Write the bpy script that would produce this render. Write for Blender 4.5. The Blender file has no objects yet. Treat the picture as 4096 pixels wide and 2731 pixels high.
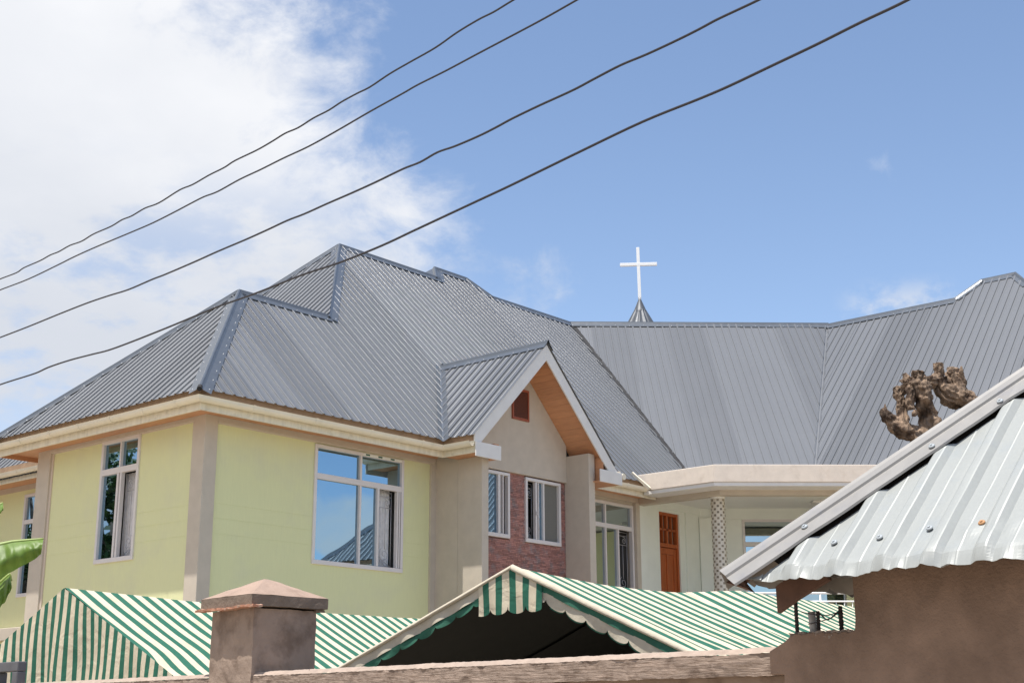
import bpy, bmesh, math, random
from mathutils import Vector as V, Matrix, noise
R = math.radians
rnd = random.Random(7)
sc = bpy.context.scene
COL = sc.collection

# ------------------------------------------------------------------ camera
AZ, PITCH, ROLL = R(40.7018), R(15.408), R(-0.2405)
FPX, CX, CY = 5470.33, 2048.0, 1365.5
fw = V((math.cos(AZ)*math.cos(PITCH), math.sin(AZ)*math.cos(PITCH), math.sin(PITCH)))
r0 = V((math.sin(AZ), -math.cos(AZ), 0)); u0 = r0.cross(fw)
rt = math.cos(ROLL)*r0 + math.sin(ROLL)*u0
up = -math.sin(ROLL)*r0 + math.cos(ROLL)*u0
EYE = V((0, 0, 1.6))
cd = bpy.data.cameras.new('camera'); cam = bpy.data.objects.new('camera', cd); COL.objects.link(cam)
cd.sensor_width = 36; cd.lens = FPX/4096*36; cd.clip_end = 6000; cd.clip_start = 0.05
cam.matrix_world = Matrix(((rt.x, up.x, -fw.x, EYE.x), (rt.y, up.y, -fw.y, EYE.y), (rt.z, up.z, -fw.z, EYE.z), (0, 0, 0, 1)))
sc.camera = cam

# ------------------------------------------------------------------ world, sun, exposure
SUN_EL = R(76); SUN = V((-math.cos(SUN_EL), 0, math.sin(SUN_EL)))
wd = bpy.data.worlds.new('World'); sc.world = wd; wd.use_nodes = True
SKY_STRENGTH, SUN_STRENGTH, EXPOSURE = 0.12, 4.2, 0.66

def nodes_of(tree):
    N, L = tree.nodes, tree.links
    def n(t, ins=None, **kw):
        x = N.new('ShaderNode'+t)
        for k, v in kw.items(): setattr(x, k, v)
        for k, v in (ins or {}).items():
            if isinstance(v, bpy.types.NodeSocket): L.new(v, x.inputs[k])
            else: x.inputs[k].default_value = v
        return x
    return N, L, n

def build_world():
    t = wd.node_tree; t.nodes.clear(); N, L, n = nodes_of(t)
    sky = n('TexSky', sky_type='NISHITA', sun_disc=False, sun_elevation=SUN_EL, sun_rotation=R(270), altitude=1200, air_density=1.0, dust_density=0.5, ozone_density=1.0)
    tc = n('TexCoord'); d = tc.outputs['Generated']
    def math_(op, a, b=0.0, c=None):
        x = n('Math', operation=op)
        for i, v in enumerate((a, b) if c is None else (a, b, c)):
            if isinstance(v, bpy.types.NodeSocket): L.new(v, x.inputs[i])
            else: x.inputs[i].default_value = v
        return x.outputs[0]
    def ramp(v, a, b, lo=0.0, hi=1.0):
        return n('MapRange', {0: v, 1: a, 2: b, 3: lo, 4: hi}, interpolation_type='SMOOTHSTEP').outputs[0]
    def dot(v): 
        x = n('VectorMath', operation='DOT_PRODUCT'); L.new(d, x.inputs[0]); x.inputs[1].default_value = v
        return x.outputs['Value']
    def fbm(scale, detail, rough, off, stretch=(1, 1, 1), dist=0.0):
        mp = n('Mapping', {'Vector': d, 'Location': off, 'Scale': stretch})
        return n('TexNoise', {'Vector': mp.outputs[0], 'Scale': scale, 'Detail': detail, 'Roughness': rough, 'Distortion': dist}).outputs['Fac']
    side = dot(tuple(r0)); el = dot((0, 0, 1))
    big = fbm(2.6, 9, 0.56, (3.1, 1.7, 0.4), (1, 1, 1.6)); fine = fbm(13, 10, 0.62, (0.3, 5.2, 2.0), (1, 1, 1.5), 0.3)
    # the large bank that fills the left of the sky: its ragged edge leans to the right lower down
    edge = math_('ADD', side, math_('MULTIPLY', math_('SUBTRACT', el, 0.30), 0.62))
    edge = math_('ADD', edge, math_('MULTIPLY', math_('SUBTRACT', big, 0.5), -0.26))
    edge = math_('ADD', edge, math_('MULTIPLY', math_('SUBTRACT', fine, 0.5), -0.34))
    bank = math_('MULTIPLY', ramp(edge, -0.005, -0.155), ramp(el, 0.70, 0.60))
    bank = math_('MULTIPLY', bank, math_('SUBTRACT', 1.0, math_('MULTIPLY', math_('MULTIPLY', ramp(el, 0.40, 0.31), ramp(fbm(9, 8, 0.6, (5.5, 3.3, 0.7), (1, 1, 2.2)), 0.47, 0.64)), 0.55)))
    # low banks further round to the right, and broken cloud over the rest of the sky
    rside = ramp(side, 0.45, 0.8)
    e2 = math_('ADD', el, math_('MULTIPLY', math_('SUBTRACT', fbm(8.5, 8, 0.55, (2.6, 1.1, 3.9), (1, 1, 1.5)), 0.5), 0.13))
    band = math_('MULTIPLY', ramp(e2, 0.112, 0.122), ramp(e2, 0.168, 0.152))
    low = math_('MULTIPLY', math_('MULTIPLY', band, rside), ramp(fine, 0.30, 0.55, 0.55, 1.0))
    scat = fbm(3.1, 10, 0.6, (7.7, 2.1, 9.3), (1, 1, 1.3))
    away = ramp(dot(tuple(fw)), 0.86, 0.70)
    broken = math_('MULTIPLY', math_('MULTIPLY', ramp(scat, 0.53, 0.66), away), math_('SUBTRACT', 1.0, ramp(side, 0.5, 0.75)))
    wisp = math_('MULTIPLY', ramp(fbm(19, 6, 0.55, (1.9, 8.8, 4.1), (1, 1, 0.75)), 0.69, 0.85), 0.28)
    puff = math_('MULTIPLY', ramp(fbm(16, 8, 0.6, (4.4, 0.6, 1.2), (1, 1, 1.6)), 0.46, 0.62), math_('MULTIPLY', ramp(el, 0.302, 0.276), math_('MULTIPLY', ramp(side, 0.225, 0.262), ramp(side, 0.335, 0.295))))
    puff = math_('MULTIPLY', puff, 0.75)
    m = math_('MAXIMUM', math_('MAXIMUM', bank, low), math_('MAXIMUM', broken, math_('MAXIMUM', wisp, puff)))
    # cloud brightness: white tops, pale grey bellies, bluish where thin
    tone = fbm(2.2, 7, 0.5, (2.2, 6.1, 0.9), (1, 1, 1.7))
    g = math_('ADD', ramp(tone, 0.33, 0.66, 0.70, 1.0), ramp(el, 0.22, 0.44, -0.22, 0.12))
    g = math_('ADD', g, math_('MULTIPLY', rside, 0.45))
    cc = n('MixRGB', {0: ramp(g, 0.6, 1.0), 1: (3.7, 3.9, 4.3, 1), 2: (5.15, 5.2, 5.35, 1)})
    # the blue itself, washed by thin high haze
    hz = n('MixRGB', {0: ramp(el, 0.02, 0.5, 0.10, 0.03), 1: sky.outputs[0], 2: (5.2, 5.9, 7.2, 1)})
    mix = n('MixRGB', {0: m, 1: hz.outputs[0], 2: cc.outputs[0]})
    bg = n('Background', {'Color': mix.outputs[0], 'Strength': SKY_STRENGTH})
    L.new(bg.outputs[0], n('OutputWorld').inputs[0])
build_world()
sl = bpy.data.lights.new('sun', 'SUN'); so = bpy.data.objects.new('sun', sl); COL.objects.link(so)
sl.energy = SUN_STRENGTH; sl.angle = R(0.5); sl.color = (1, 0.955, 0.89)
so.location = (-8, 0, 30); so.rotation_euler = SUN.to_track_quat('Z', 'Y').to_euler()
vs = sc.view_settings; vs.view_transform = 'Standard'; vs.look = 'None'; vs.gamma = 1; vs.exposure = EXPOSURE; vs.use_curve_mapping = False

# ------------------------------------------------------------------ materials
def mat(name, col, rough=0.6, metal=0.0, var=0.0, vscale=3.0, stretch=(1, 1, 1), bump=0.0, bscale=40.0, bstretch=(1, 1, 1), spec=0.5, col2=None, c2scale=2.0, c2lo=0.5, c2hi=0.7, trans=0.0, rand=0.0, coat=0.0, bdist=0.01, rvar=0.0, island=False):
    m = bpy.data.materials.new(name); m.use_nodes = True
    t = m.node_tree; t.nodes.clear(); N, L, n = nodes_of(t)
    pos = n('NewGeometry').outputs['Position']
    def tex(sc_, st, det=5, ro=0.55, off=0):
        mp = n('Mapping', {'Vector': pos, 'Scale': st, 'Location': (off, off*0.7, off*1.3)})
        return n('TexNoise', {'Vector': mp.outputs[0], 'Scale': sc_, 'Detail': det, 'Roughness': ro}).outputs['Fac']
    c = n('RGB'); c.outputs[0].default_value = (*col, 1); c = c.outputs[0]
    if col2:
        f = n('MapRange', {0: tex(c2scale, (1, 1, 1), 7, 0.6, 3.3), 1: c2lo, 2: c2hi})
        c = n('MixRGB', {0: f.outputs[0], 1: c, 2: (*col2, 1)}).outputs[0]
    if var:
        f = n('MapRange', {0: tex(vscale, stretch), 1: 0.3, 2: 0.7, 3: 1-var, 4: 1+var})
        c = n('VectorMath', {0: c, 'Scale': f.outputs[0]}, operation='SCALE').outputs[0]
    if rand:
        rn = n('ObjectInfo').outputs['Random']
        if island:
            a = n('Math', {0: rn, 1: n('NewGeometry').outputs['Random Per Island']}, operation='ADD')
            rn = n('Math', {0: a.outputs[0]}, operation='FRACT').outputs[0]
        f = n('MapRange', {0: rn, 1: 0, 2: 1, 3: 1-rand, 4: 1+rand})
        c = n('VectorMath', {0: c, 'Scale': f.outputs[0]}, operation='SCALE').outputs[0]
    p = n('BsdfPrincipled', {'Base Color': c, 'Roughness': rough, 'Metallic': metal, 'Specular IOR Level': spec, 'Coat Weight': coat, 'Coat Roughness': 0.2})
    if rvar:
        f = n('MapRange', {0: tex(vscale, stretch), 1: 0.3, 2: 0.7, 3: rough-rvar, 4: rough+rvar}); L.new(f.outputs[0], p.inputs['Roughness'])
    if bump:
        b = n('Bump', {'Strength': bump, 'Distance': bdist, 'Height': tex(bscale, bstretch, 6, 0.6)}); L.new(b.outputs[0], p.inputs['Normal'])
    out = p.outputs[0]
    if trans:
        tr = n('BsdfTranslucent', {'Color': c}); out = n('MixShader', {0: trans, 1: out, 2: tr.outputs[0]}).outputs[0]
    L.new(out, n('OutputMaterial').inputs[0])
    return m

M = {}
M['roof'] = mat('roof_steel', (0.143, 0.148, 0.156), 0.33, 0.15, 0.02, 1.2, (1, 1, 1), 0.0, 3.0, rand=0.12, spec=0.5)
M['cap'] = mat('ridge_steel', (0.102, 0.114, 0.130), 0.34, 0.25, 0.10, 6, bump=0.15, bscale=6, spec=0.6)
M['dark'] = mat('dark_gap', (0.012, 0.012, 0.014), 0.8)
M['yellow'] = mat('yellow_render', (0.73, 0.735, 0.42), 0.85, 0, 0.022, 14, (6, 6, 0.35), 0.3, 60, (4, 4, 0.25), col2=(0.69, 0.69, 0.43), c2scale=1.1)
M['beige'] = mat('beige_render', (0.55, 0.485, 0.40), 0.9, 0, 0.05, 5, (1, 1, 1), 0.35, 90)
M['parapet'] = mat('parapet_render', (0.70, 0.615, 0.53), 0.9, 0, 0.06, 6, (1, 1, 1), 0.3, 80, col2=(0.6, 0.51, 0.42), c2scale=5, c2lo=0.55, c2hi=0.8)
M['trim'] = mat('pale_trim', (0.62, 0.53, 0.44), 0.8)
M['cream'] = mat('cream_gutter', (0.78, 0.71, 0.57), 0.45, 0, 0.06, 2.5, (1, 1, 1), col2=(0.62, 0.56, 0.42), c2scale=3, c2lo=0.6, c2hi=0.85)
M['fascia'] = mat('cream_fascia', (0.74, 0.68, 0.55), 0.6, 0, 0.10, 5, (3, 3, 0.6), col2=(0.50, 0.44, 0.32), c2scale=4, c2lo=0.58, c2hi=0.8)
M['whiteboard'] = mat('white_board', (0.74, 0.72, 0.69), 0.55, 0, 0.04, 5)
M['fillet'] = mat('brown_fillet', (0.30, 0.20, 0.13), 0.8, 0, 0.15, 8)
M['soffit'] = mat('orange_soffit', (0.58, 0.29, 0.155), 0.5, 0, 0.10, 5, (8, 0.8, 8), rand=0.09, bump=0.05, bscale=30)
M['alu'] = mat('window_aluminium', (0.72, 0.68, 0.66), 0.4, 0, 0.03, 6)
M['vent'] = mat('red_vent', (0.33, 0.085, 0.045), 0.5, 0, 0.1, 10)
M['ventslat'] = mat('vent_slat', (0.16, 0.055, 0.035), 0.55, 0, 0.1, 20)
M['porch'] = mat('pale_green_paint', (0.83, 0.86, 0.79), 0.7, 0, 0.03, 3)
M['ceiling'] = mat('porch_ceiling', (0.86, 0.86, 0.82), 0.7, 0, 0.02, 2)
M['door'] = mat('orange_door', (0.42, 0.10, 0.025), 0.45, 0, 0.18, 5, (6, 6, 0.5))
M['room'] = mat('room_inside', (0.16, 0.155, 0.15), 0.9)
M['curtain'] = mat('curtain', (0.78, 0.76, 0.75), 0.85, 0, 0.12, 12)
M['grille'] = mat('grille_metal', (0.50, 0.49, 0.50), 0.4, 0.2)
M['mesh'] = mat('insect_screen', (0.17, 0.165, 0.145), 0.85, 0, 0.05, 60)
M['brick'] = mat('red_brick', (0.36, 0.175, 0.145), 0.85, 0, 0.15, 30, rand=0.28, bump=0.4, bscale=60, col2=(0.27, 0.20, 0.19), c2scale=5.5, c2lo=0.5, c2hi=0.66, island=True)
M['brickback'] = mat('brick_backing', (0.14, 0.07, 0.06), 0.9)
M['tilewhite'] = mat('mosaic_white', (0.62, 0.575, 0.49), 0.35, 0, 0.06, 20, bump=0.1, bscale=50)
M['tiledark'] = mat('mosaic_brown', (0.22, 0.185, 0.13), 0.35, 0, 0.1, 20, rand=0.25)
M['whitemetal'] = mat('white_metal', (0.82, 0.82, 0.82), 0.35)
M['crossmetal'] = mat('cross_paint', (0.88, 0.88, 0.87), 0.4)
M['coneflash'] = mat('spire_flashing', (0.08, 0.088, 0.10), 0.48, 0.2, 0.1, 10, rvar=0.06)
M['concrete'] = mat('fence_concrete', (0.30, 0.225, 0.175), 0.92, 0, 0.14, 7, (1, 1, 1), 0.55, 55, col2=(0.19, 0.135, 0.10), c2scale=6, c2lo=0.5, c2hi=0.66, bdist=0.006)
M['coping'] = mat('rough_coping', (0.285, 0.215, 0.17), 0.92, 0, 0.25, 9, (1, 1, 9), 1.0, 30, (1.0, 0.4, 4.0), col2=(0.17, 0.12, 0.09), c2scale=16, c2lo=0.52, c2hi=0.66, bdist=0.012)
M['copingsun'] = mat('coping_sunlit_top', (0.36, 0.28, 0.225), 0.92, 0, 0.12, 20, bump=0.5, bscale=70, bdist=0.005)  # same mortar as the face, paler to paint sunlight on the top
M['cappink'] = mat('cap_mortar', (0.33, 0.235, 0.18), 0.92, 0, 0.10, 9, bump=0.5, bscale=60, col2=(0.26, 0.18, 0.135), c2scale=9, bdist=0.006)
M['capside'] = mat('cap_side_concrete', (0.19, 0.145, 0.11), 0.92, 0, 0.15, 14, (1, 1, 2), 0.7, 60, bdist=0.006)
M['tilebrick'] = mat('formwork_tile', (0.40, 0.19, 0.12), 0.9, 0, 0.2, 30, bump=0.5, bscale=60, col2=(0.42, 0.36, 0.28), c2scale=30)
M['shedwall'] = mat('shed_plaster', (0.24, 0.162, 0.118), 0.92, 0, 0.10, 14, (1, 1, 1), 0.8, 85, col2=(0.17, 0.112, 0.08), c2scale=3.2, c2lo=0.44, c2hi=0.66, bdist=0.006)
M['mortar'] = mat('broken_mortar', (0.25, 0.20, 0.165), 0.95, 0, 0.25, 30, bump=0.8, bscale=80, bdist=0.01)
M['tin'] = mat('pale_tin', (0.305, 0.318, 0.305), 0.45, 0.1, 0.035, 8, (14, 14, 1.2), 0.05, 9, spec=0.5, col2=(0.27, 0.295, 0.305), c2scale=7, c2lo=0.55, c2hi=0.8)
M['tincap'] = mat('pale_tin_cap', (0.265, 0.255, 0.24), 0.45, 0.1, 0.06, 14, (1, 1, 1), 0.06, 9, col2=(0.21, 0.21, 0.225), c2scale=9, c2lo=0.55, c2hi=0.8)
M['tinunder'] = mat('tin_underside', (0.22, 0.20, 0.175), 0.6, 0.2, 0.2, 14)
M['gapshade'] = mat('gap_shade_black', (0.03, 0.024, 0.02), 0.9)  # near-black, stands for shade under the hip cap
M['rustboard'] = mat('brown_board', (0.12, 0.065, 0.045), 0.9, 0, 0.2, 20)
M['screw'] = mat('screw_steel', (0.33, 0.36, 0.38), 0.6, 0.0)
M['rubber'] = mat('screw_rubber', (0.05, 0.055, 0.065), 0.7)
M['rust'] = mat('rusty_screw', (0.42, 0.23, 0.11), 0.8, 0.1, 0.2, 200)
M['rebar'] = mat('rebar_steel', (0.045, 0.035, 0.032), 0.8, 0.2, 0.3, 60, bump=0.6, bscale=200, bdist=0.003)
M['pvc'] = mat('grey_pvc', (0.42, 0.40, 0.38), 0.5, 0, 0.08, 20)
M['tiewire'] = mat('tie_wire', (0.05, 0.045, 0.05), 0.6, 0.4)
M['cable'] = mat('cable_black', (0.028, 0.026, 0.034), 0.5)
M['bark'] = mat('dead_bark', (0.25, 0.175, 0.12), 0.95, 0, 0.5, 34, (1, 1, 0.4), 1.0, 28, (1, 1, 0.4), col2=(0.06, 0.036, 0.022), c2scale=11, c2lo=0.47, c2hi=0.6, bdist=0.03)
M['leaf'] = mat('banana_leaf', (0.15, 0.25, 0.035), 0.48, 0, 0.25, 9, (1, 1, 1), 0.2, 12, col2=(0.20, 0.31, 0.05), c2scale=5, trans=0.35)
M['midrib'] = mat('banana_midrib', (0.26, 0.34, 0.08), 0.5, 0, 0.1, 9)
M['stem'] = mat('banana_stem', (0.16, 0.19, 0.07), 0.6, 0, 0.25, 7)
M['treeleaf'] = mat('tree_leaf', (0.05, 0.095, 0.022), 0.5, 0, 0.35, 1.5, trans=0.25)
M['treebark'] = mat('tree_bark', (0.13, 0.095, 0.07), 0.9, 0, 0.3, 8, bump=0.8, bscale=12)
M['gate'] = mat('gate_steel', (0.115, 0.115, 0.125), 0.55, 0.3, 0.15, 12)
M['ground'] = mat('ground_dirt', (0.32, 0.265, 0.205), 0.95, 0, 0.12, 0.8, bump=0.4, bscale=6)
M['shade_sheet'] = mat('tent_shade', (0.020, 0.022, 0.019), 0.9)  # near-black, paints the shade inside the tents
M['tentcream'] = mat('tent_trim', (0.50, 0.445, 0.345), 0.8, 0, 0.08, 14, bump=0.35, bscale=12, col2=(0.46, 0.40, 0.30), c2scale=7, c2lo=0.55, c2hi=0.8, bdist=0.02)
M['tentgreen'] = mat('tent_green', (0.020, 0.115, 0.070), 0.75, 0, 0.15, 12, bump=0.3, bscale=14, bdist=0.02)

def stripes_mat(name, duty=0.49):
    m = bpy.data.materials.new(name); m.use_nodes = True
    t = m.node_tree; t.nodes.clear(); N, L, n = nodes_of(t)
    uv = n('UVMap', uv_map='UVMap').outputs[0]; sx = n('SeparateXYZ', {0: uv}).outputs[0]
    pos = n('NewGeometry').outputs['Position']
    wob = n('TexNoise', {'Vector': pos, 'Scale': 3.0, 'Detail': 3.0}).outputs['Fac']
    a = n('Math', {0: wob, 1: 0.10, 2: sx}, operation='MULTIPLY_ADD').outputs[0]
    fr = n('Math', {0: a}, operation='FRACT').outputs[0]
    g = n('MapRange', {0: fr, 1: duty-0.012, 2: duty+0.012}).outputs[0]
    g0 = n('MapRange', {0: fr, 1: 0.0, 2: 0.02}).outputs[0]
    stain = n('TexNoise', {'Vector': pos, 'Scale': 5.0, 'Detail': 8.0, 'Roughness': 0.65}).outputs['Fac']
    st = n('MapRange', {0: stain, 1: 0.5, 2: 0.75}).outputs[0]
    cream = n('MixRGB', {0: st, 1: (0.67, 0.59, 0.44, 1), 2: (0.57, 0.475, 0.33, 1)}).outputs[0]
    green = n('MixRGB', {0: st, 1: (0.026, 0.135, 0.086, 1), 2: (0.035, 0.15, 0.095, 1)}).outputs[0]
    f = n('Math', {0: g, 1: n('Math', {0: 1.0, 1: g0}, operation='SUBTRACT').outputs[0]}, operation='MAXIMUM').outputs[0]
    c = n('MixRGB', {0: f, 1: green, 2: cream}).outputs[0]
    cr = n('TexNoise', {'Vector': pos, 'Scale': 7.0, 'Detail': 5.0, 'Distortion': 0.8}).outputs['Fac']
    b = n('Bump', {'Strength': 0.4, 'Distance': 0.035, 'Height': cr})
    p = n('BsdfPrincipled', {'Base Color': c, 'Roughness': 0.75, 'Specular IOR Level': 0.3, 'Normal': b.outputs[0]})
    tr = n('BsdfTranslucent', {'Color': c})
    L.new(n('MixShader', {0: 0.12, 1: p.outputs[0], 2: tr.outputs[0]}).outputs[0], n('OutputMaterial').inputs[0])
    return m
M['stripe'] = stripes_mat('tent_stripes')

def glass_mat(name, tint, dark, fac):
    m = bpy.data.materials.new(name); m.use_nodes = True
    t = m.node_tree; t.nodes.clear(); N, L, n = nodes_of(t)
    pos = n('NewGeometry').outputs['Position']
    w = n('TexNoise', {'Vector': pos, 'Scale': 1.6, 'Detail': 1.0}).outputs['Fac']
    b = n('Bump', {'Strength': 0.06, 'Distance': 0.02, 'Height': w})
    g = n('BsdfGlossy', {'Color': (*tint, 1), 'Roughness': 0.015, 'Normal': b.outputs[0]})
    d = n('BsdfDiffuse', {'Color': (*dark, 1)})
    L.new(n('MixShader', {0: fac, 1: d.outputs[0], 2: g.outputs[0]}).outputs[0], n('OutputMaterial').inputs[0])
    return m
M['glass'] = glass_mat('tinted_glass', (0.31, 0.455, 0.57), (0.012, 0.014, 0.016), 0.94)
M['glassporch'] = glass_mat('porch_glass', (0.50, 0.58, 0.62), (0.05, 0.06, 0.06), 0.85)

# ------------------------------------------------------------------ object helpers
WORLD = {}
def link(o, parent):
    COL.objects.link(o)
    if parent is not None:
        o.parent = parent; o.matrix_parent_inverse = Matrix.Translation(-WORLD[parent.name])
    WORLD[o.name] = o.location.copy()
    return o
def thing(name, label, cat, loc, group=None):
    o = bpy.data.objects.new(name, None); o.location = loc; o.empty_display_size = 0.2
    o['label'] = label; o['category'] = cat
    if group: o['group'] = group
    return link(o, None)
def obj(name, verts, faces, m, parent=None, smooth=False, uvs=None, bevel=0.0, solid=0.0, kind=None, label=None, recalc=True):
    verts = [V(v) for v in verts]
    lo = V((min(v[i] for v in verts) for i in range(3))); hi = V((max(v[i] for v in verts) for i in range(3)))
    c = (lo+hi)/2
    me = bpy.data.meshes.new(name); me.from_pydata([v-c for v in verts], [], faces)
    if uvs is not None:
        ul = me.uv_layers.new(name='UVMap')
        for lp in me.loops: ul.data[lp.index].uv = uvs[lp.vertex_index]
    if recalc:
        bm = bmesh.new(); bm.from_mesh(me); bmesh.ops.recalc_face_normals(bm, faces=bm.faces); bm.to_mesh(me); bm.free()
    for p in me.polygons: p.use_smooth = smooth
    me.materials.append(M[m] if isinstance(m, str) else m)
    o = bpy.data.objects.new(name, me); o.location = c
    if bevel:
        b = o.modifiers.new('bevel', 'BEVEL'); b.width = bevel; b.segments = 2; b.limit_method = 'ANGLE'
    if solid:
        s = o.modifiers.new('solid', 'SOLIDIFY'); s.thickness = solid; s.offset = 0
    if kind: o['kind'] = kind
    if label: o['label'] = label
    return link(o, parent)

class MB:
    def __init__(s): s.v, s.f = [], []
    def add(s, vs, fs):
        k = len(s.v); s.v += [V(x) for x in vs]; s.f += [tuple(k+i for i in f) for f in fs]; return s
    def hexa(s, a):      # 8 corners: bottom ring 0-3, top ring 4-7
        return s.add(a, [(0, 3, 2, 1), (4, 5, 6, 7), (0, 1, 5, 4), (1, 2, 6, 5), (2, 3, 7, 6), (3, 0, 4, 7)])
    def box(s, lo, hi):
        (x0, y0, z0), (x1, y1, z1) = lo, hi
        return s.hexa([(x0, y0, z0), (x1, y0, z0), (x1, y1, z0), (x0, y1, z0), (x0, y0, z1), (x1, y0, z1), (x1, y1, z1), (x0, y1, z1)])
    def fbox(s, P, u0, u1, z0, z1, d0, d1):
        return s.hexa([P(u0, z0, d0), P(u1, z0, d0), P(u1, z0, d1), P(u0, z0, d1), P(u0, z1, d0), P(u1, z1, d0), P(u1, z1, d1), P(u0, z1, d1)])
    def prism(s, pts, ext):
        ext = V(ext); n = len(pts); a = [V(p) for p in pts]; b = [p+ext for p in a]
        return s.add(a+b, [tuple(range(n)), tuple(reversed(range(n, 2*n)))]+[(i, (i+1) % n, n+(i+1) % n, n+i) for i in range(n)])
    def loft(s, secs, closed=False, caps=False):
        m = len(secs[0]); vs = [p for q in secs for p in q]; fs = []
        for i in range(len(secs)-1):
            for j in range(m if closed else m-1):
                k = (j+1) % m; fs.append((i*m+j, i*m+k, (i+1)*m+k, (i+1)*m+j))
        if caps: fs += [tuple(range(m)), tuple((len(secs)-1)*m+j for j in reversed(range(m)))]
        return s.add(vs, fs)
    def tube(s, pts, r, n=8, caps=True, bump=0.0, bs=8.0, grain=0.0, seed=0.0):
        pts = [V(p) for p in pts]; secs = []; ref = None
        for i, p in enumerate(pts):
            t = (pts[min(i+1, len(pts)-1)]-pts[max(i-1, 0)]).normalized()
            if ref is None: ref = t.orthogonal().normalized()
            ref = (ref-t*ref.dot(t)).normalized(); b = t.cross(ref)
            rr = r[i] if isinstance(r, (list, tuple)) else r
            ring = []
            for k in range(n):
                d = ref*math.cos(2*math.pi*k/n)+b*math.sin(2*math.pi*k/n)
                q = p+d*rr
                if grain:
                    ca, sa = math.cos(2*math.pi*k/n), math.sin(2*math.pi*k/n)
                    q += d*rr*grain*(noise.noise(V((ca*2.6, sa*2.6, i*0.07+seed)))+0.7*noise.noise(V((ca*6, sa*6, i*0.14+seed)))-0.9*max(0, noise.noise(V((ca*1.6, sa*1.6, i*0.12+seed+9)))-0.1))
                if bump: q += d*rr*bump*(noise.noise(q*bs)+0.6*noise.noise(q*bs*2.7)+0.4*noise.noise(q*bs*6))
                ring.append(q)
            secs.append(ring)
        return s.loft(secs, True, caps)
    def build(s, name, m, parent=None, **k): return obj(name, s.v, s.f, m, parent, **k)

def frameX(y0): return lambda u, z, d: V((u, y0-d, z))      # wall that runs along X and faces -Y
def frameY(x0): return lambda u, z, d: V((x0-d, u, z))      # wall that runs along Y and faces -X
def frameD(o, e, n): return lambda u, z, d: V((o[0]+e[0]*u+n[0]*d, o[1]+e[1]*u+n[1]*d, z))

def wall(name, P, u0, u1, z0, z1, holes, m, parent, reveal=0.12, grooves=(), label=None):
    mb = MB(); gw = 0.003
    us = sorted({u0, u1, *[h[0] for h in holes], *[h[1] for h in holes]})
    zs = sorted({z0, z1, *[h[2] for h in holes], *[h[3] for h in holes], *[g+k*gw for g in grooves for k in (-1, 1)]})
    for a, b in zip(us, us[1:]):
        for c, d in zip(zs, zs[1:]):
            uc, zc = (a+b)/2, (c+d)/2
            if any(h[0] < uc < h[1] and h[2] < zc < h[3] for h in holes): continue
            if any(abs(zc-g) < gw for g in grooves):
                mb.add([P(a, c, 0), P(b, c, 0), P(b, c, -0.003), P(a, c, -0.003), P(a, d, 0), P(b, d, 0), P(b, d, -0.003), P(a, d, -0.003)], [(0, 1, 2, 3), (2, 3, 7, 6), (4, 5, 6, 7)])
            else: mb.add([P(a, c, 0), P(b, c, 0), P(b, d, 0), P(a, d, 0)], [(0, 1, 2, 3)])
    for a, b, c, d in holes:
        q = [P(a, c, 0), P(b, c, 0), P(b, d, 0), P(a, d, 0)]; w = [P(a, c, -reveal), P(b, c, -reveal), P(b, d, -reveal), P(a, d, -reveal)]
        mb.add(q+w, [(i, (i+1) % 4, 4+(i+1) % 4, 4+i) for i in range(4)])
    return mb.build(name, m, parent, label=label)

def room(P, u0, u1, z0, z1, parent, depth=2.6, m='room'):
    mb = MB(); a, b, c, d = u0-0.06, u1+0.06, z0-0.3, z1+0.1
    A = [P(a, c, -0.13), P(b, c, -0.13), P(b, d, -0.13), P(a, d, -0.13)]; B = [P(a, c, -depth), P(b, c, -depth), P(b, d, -depth), P(a, d, -depth)]
    O = [P(u0, z0, -0.125), P(u1, z0, -0.125), P(u1, z1, -0.125), P(u0, z1, -0.125)]
    mb.add(A+B+O, [(0, 1, 5, 4), (1, 2, 6, 5), (2, 3, 7, 6), (3, 0, 4, 7), (4, 5, 6, 7), (0, 1, 9, 8), (1, 2, 10, 9), (2, 3, 11, 10), (3, 0, 8, 11)])
    return mb.build('room', m, parent, recalc=False)

# ------------------------------------------------------------------ setting: ground
obj('ground', [(-900, -900, 0), (900, -900, 0), (900, 900, 0), (-900, 900, 0)], [(0, 1, 2, 3)], 'ground', kind='structure', label='bare tan dirt of the compound around the house')

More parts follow.
